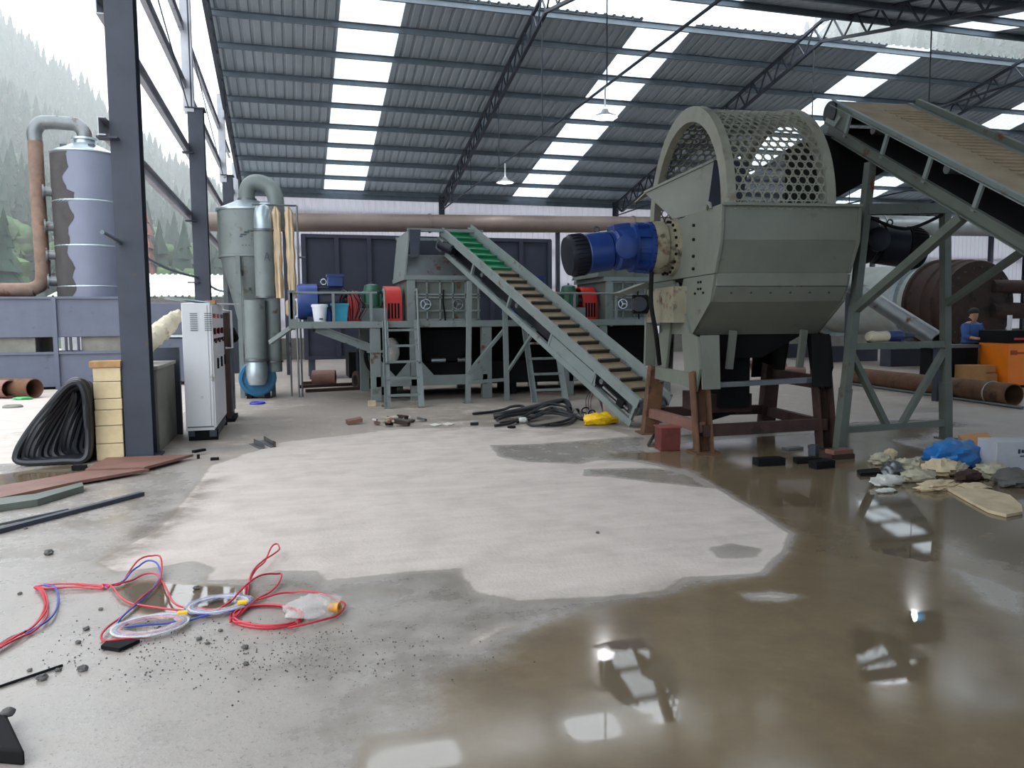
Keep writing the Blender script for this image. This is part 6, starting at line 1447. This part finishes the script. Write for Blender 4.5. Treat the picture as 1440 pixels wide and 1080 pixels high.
# ---- heap of black hoses under the conveyor
def cH(x, y, z=.04): return G(640+x/5.54, 560+y/5.54)+A(0, 0, z)
hp = [([(300, 165, .05), (420, 160, .09), (600, 130, .12), (760, 90, .13), (840, 75, .13), (880, 85, .1), (890, 110, .05)], .05), ([(140, 135, .03), (280, 120, .03), (380, 110, .05), (440, 100, .08), (520, 95, .08), (560, 110, .05)], .024),
      ([(310, 230, .03), (430, 215, .04), (540, 180, .08), (640, 140, .12), (720, 110, .14), (860, 110, .1), (900, 140, .05)], .024), ([(560, 205, .03), (600, 225, .03), (720, 225, .04), (860, 200, .05), (900, 170, .05), (760, 165, .1), (640, 170, .08), (575, 190, .04)], .022),
      ([(480, 200, .03), (620, 180, .06), (740, 150, .1), (860, 150, .08), (930, 175, .04), (860, 215, .03), (700, 225, .03)], .022), ([(350, 210, .03), (500, 195, .05), (640, 165, .08), (760, 130, .13), (880, 150, .07)], .022), ([(120, 213, .025), (180, 210, .025)], .025), ([(330, 190, .04), (400, 170, .06), (600, 155, .09), (800, 140, .1), (920, 160, .05), (1000, 180, .03)], .028)]
for k, (pts, r_) in enumerate(hp):
    mb = MB(); mb.tube(spline([cH(*p_) for p_ in pts], 6), r_, 10)
    lab = ['fat black hose on top of the hose heap', 'thin hose end pointing left behind the hose heap', 'black hose arching over the front of the heap', 'black hose loop at the front right of the heap', 'black hose coiling at the heap middle', 'black hose sloping up through the heap', 'short cut hose piece left of the heap', 'black hose running right towards the yellow bag'][k]
    solo('black_hose', mb, M['black_rubber'], lab, 'hose', cH(*pts[0])*A(1, 1, 0), 'hoses heaped under the conveyor')
mb = MB(); mb.torus(cH(440, 232, .015), (0, 0, 1), .05, .015, 18, 6); solo('rubber_ring', mb, M['black'], 'small black rubber ring in front of the hose heap', 'ring', cH(440, 232, 0))
mb = crumple(cH(520, 195, .02), (.1, .07, .05), 31, .3, 16, 10); solo('pale_rag', mb, M['cloth_white'], 'pale rag lying among the black hoses', 'rag', cH(520, 195, 0), smooth=50)
for k in range(6):
    c = cH(940+25*k, 130+14*(k % 3), .03); mb = MB(); mb.torus(c+A(0, 0, .03+.02*(k % 2)), (math.sin(k), math.cos(k*2), .7), .06, .012, 18, 6); solo('wire_loop', mb, M['black'] if k % 2 else M['steel_plain'], 'small wire loop between the hose heap and yellow bag', 'wire', c*A(1, 1, 0), 'wire loops beside the yellow bag')
for k in range(3):
    pts = [cH(1030+15*k, 120, .02), cH(1020+20*k, 60, .12), cH(1060+20*k, 30, .22+.04*k), cH(1120+10*k, 80, .16), cH(1150, 130, .05)]
    mb = MB(); mb.tube(spline(pts, 6), .008, 6); solo('springy_wire', mb, M['wire_dark'], ['lowest thin wire arching beside the conveyor foot', 'middle thin wire arching beside the conveyor foot', 'highest thin wire arching beside the conveyor foot'][k], 'wire', pts[0]*A(1, 1, 0), 'wires by the conveyor foot')
g_ = cH(1125, 205, 0); mb = crumple(g_, (.29, .16, .12), 12, .34, 30, 18, 4); solo('yellow_bag', mb, M['yellow_plastic'], 'crumpled bright yellow plastic bag beside the conveyor foot', 'bag', g_, smooth=40)
# ---- by the drum machine
g_ = G(945, 634); t = thing('red_box', 'small rust-red steel box on the floor by the machine leg', 'box', g_)
mb = MB(); mb.box(g_+A(.0, .12, .14), (.25, .24, .28), (TU, TV, A(0, 0, 1))); part(t, 'body', mb, mat('red_rust', (98, 42, 37), .7, var=.3, vs=7), bevel=.008)
mb = MB(); mb.box(g_+A(.0, .12, .285), (.27, .26, .014), (TU, TV, A(0, 0, 1))); part(t, 'lid', mb, mat('red_lid', (128, 66, 58), .7, var=.2))
for k, (x, y, l_, w_, h_, a, m_, lab, z_) in enumerate(((1085, 655, .32, .14, .08, -.1, 'black', 'black brick-shaped bar lying alone before the machine', 0), (1140, 652, .3, .1, .06, -.15, 'black', 'black bar left in the small pile by the machine leg', 0), (1160, 659, .26, .12, .08, .12, 'black', 'black bar nearest in the small pile by the machine leg', 0), (1184, 645, .3, .16, .05, -.05, 'rust_dark', 'rusty flat bar right of the small pile by the machine leg', 0), (1184, 645, .28, .14, .05, .06, 'rust_plate', 'brick-red flat bar on top at the right of the small pile', .052), (1118, 633, .24, .12, .03, .1, 'steel_plain', 'thin grey plate on the floor under the machine', 0), (1148, 641, .1, .09, .12, .5, 'steel_dark', 'small dark upright stub in the pile by the machine leg', 0))):
    g_ = G(x, y); mb = MB(); mb.box(g_+A(0, .05, z_+h_/2+.002), (l_, w_, h_), (A(math.cos(a), math.sin(a), 0), A(-math.sin(a), math.cos(a), 0), A(0, 0, 1))); solo('metal_bar', mb, M[m_], lab, 'bar', g_+A(0, 0, z_), 'metal bars by the machine leg', bevel=.004)
for k in range(2):
    mb = MB(); mb.tube(spline([G(912+9*k, 629)+A(0, 0, .03), G(921+9*k, 618)+A(0, 0, .07), G(930+8*k, 612)+A(0, 0, .05)], 6), .022, 8); solo('short_hose', mb, M['black_rubber'], ['left short hose curving on the floor left of the red box', 'right short hose curving on the floor left of the red box'][k], 'hose', G(912+9*k, 629), 'short hoses by the red box')
# ---- rag heap at the right
rg = [(1240, 652, .16, .1, .08, 'cloth_grey', 'grey rag at the far left of the rag heap'), (1255, 668, .12, .1, .1, 'steel_plain', 'rolled dark grey cloth ball in the rag heap'), (1248, 682, .2, .1, .07, 'cloth_white', 'white rag at the front left of the rag heap'), (1246, 692, .12, .05, .025, 'cloth_white', 'small white scrap in front of the white rag'), (1275, 664, .18, .16, .1, 'cloth_grey', 'grey rag behind the rolled cloth ball'), (1290, 676, .2, .13, .08, 'cloth_grey', 'greyish rag in the middle front of the heap'), (1322, 668, .22, .16, .11, 'cloth_cream', 'cream rag below the blue plastic'), (1318, 688, .24, .1, .06, 'cloth_cream', 'pinkish cream rag at the front of the heap'), (1345, 668, .14, .12, .09, 'cloth_grey', 'dull green-grey rag right of the cream rag'), (1362, 675, .14, .1, .07, 'rust_dark', 'brown rag in the heap below the cardboard'), (1366, 688, .2, .09, .04, 'cloth_cream', 'flat oval cream rag on the spread cloth'), (1395, 672, .22, .16, .1, 'cloth_grey', 'dirty grey rag under the white carton'), (1425, 682, .22, .16, .1, 'stone', 'dark dirty rag at the right edge of the heap'), (1300, 655, .2, .1, .07, 'cloth_grey', 'pale grey-green rag behind the heap'), (1252, 642, .09, .06, .06, 'cloth_cream', 'small cream rag sticking up at the heap back'), (1305, 690, .12, .06, .03, 'cloth_cream', 'little cream scrap at the heap front')]
for k, (x, y, sx, sy, sz, m_, lab) in enumerate(rg):
    g_ = G(x, y); mb = crumple(g_, (sx, sy, sz), 100+k, .34, 26, 16, 4); solo('rag', mb, M[m_], lab, 'rag', g_, 'rags in the heap at right', smooth=45)
g_ = G(1338, 655); mb = crumple(g_, (.38, .2, .19), 140, .3, 30, 18, 3.4); solo('blue_plastic_sheet', mb, M['blue_plastic'], 'crumpled blue plastic sheet on the rag heap', 'plastic sheet', g_, smooth=40)
pts = [(1332, 690), (1352, 686), (1390, 692), (1420, 700), (1436, 714), (1438, 724), (1415, 728), (1390, 722), (1360, 706)]
slab(pts, .025, M['cloth_cream'], 'spread_cloth', 'flat cream cloth spread in front of the rag heap', 'cloth')
g_ = G(1378, 648); ax_ = (unit(A(.9, -.4, .1)), unit(A(.35, .9, .35)), unit(np.cross(unit(A(.9, -.4, .1)), unit(A(.35, .9, .35)))))
t = thing('carton', 'open brown cardboard carton behind the blue plastic', 'box', g_)
mb = MB(); mb.box(g_+A(0, .05, .14), (.3, .24, .22), ax_); part(t, 'body', mb, M['card'])
mb = MB(); mb.box(g_+A(0, .0, .26)+ax_[1]*-.14, (.3, .1, .012), ax_); part(t, 'flap', mb, M['card'])
g_ = G(1400, 662); t = thing('white_carton', 'white carton with a line of dark print at the right edge', 'box', g_)
ax2 = (unit(A(.96, -.25, 0)), unit(A(.25, .96, 0)), A(0, 0, 1)); o_ = g_+ax2[0]*.3+ax2[1]*.16
mb = MB(); mb.box(o_+A(0, 0, .15), (.6, .32, .3), ax2); part(t, 'body', mb, mat('carton_white', (178, 180, 188), .7), bevel=.006)
mb = MB()
for k in range(9): mb.box(o_-ax2[1]*.162+ax2[0]*(-.06+.036*k)+A(0, 0, .2), (.024, .004, .035 if k % 3 else .045), ax2)
mb.box(o_-ax2[1]*.162+ax2[0]*.1+A(0, 0, .15), (.3, .004, .012), ax2); part(t, 'dark_print', mb, mat('print_navy', (40, 46, 80), .6), label='line of dark blue print', kind='stuff')
slab([(1205, 665), (1235, 662), (1240, 668), (1210, 670)], .03, M['black'], 'dark_flap', 'flat dark scrap at the far left of the rag heap', 'scrap')
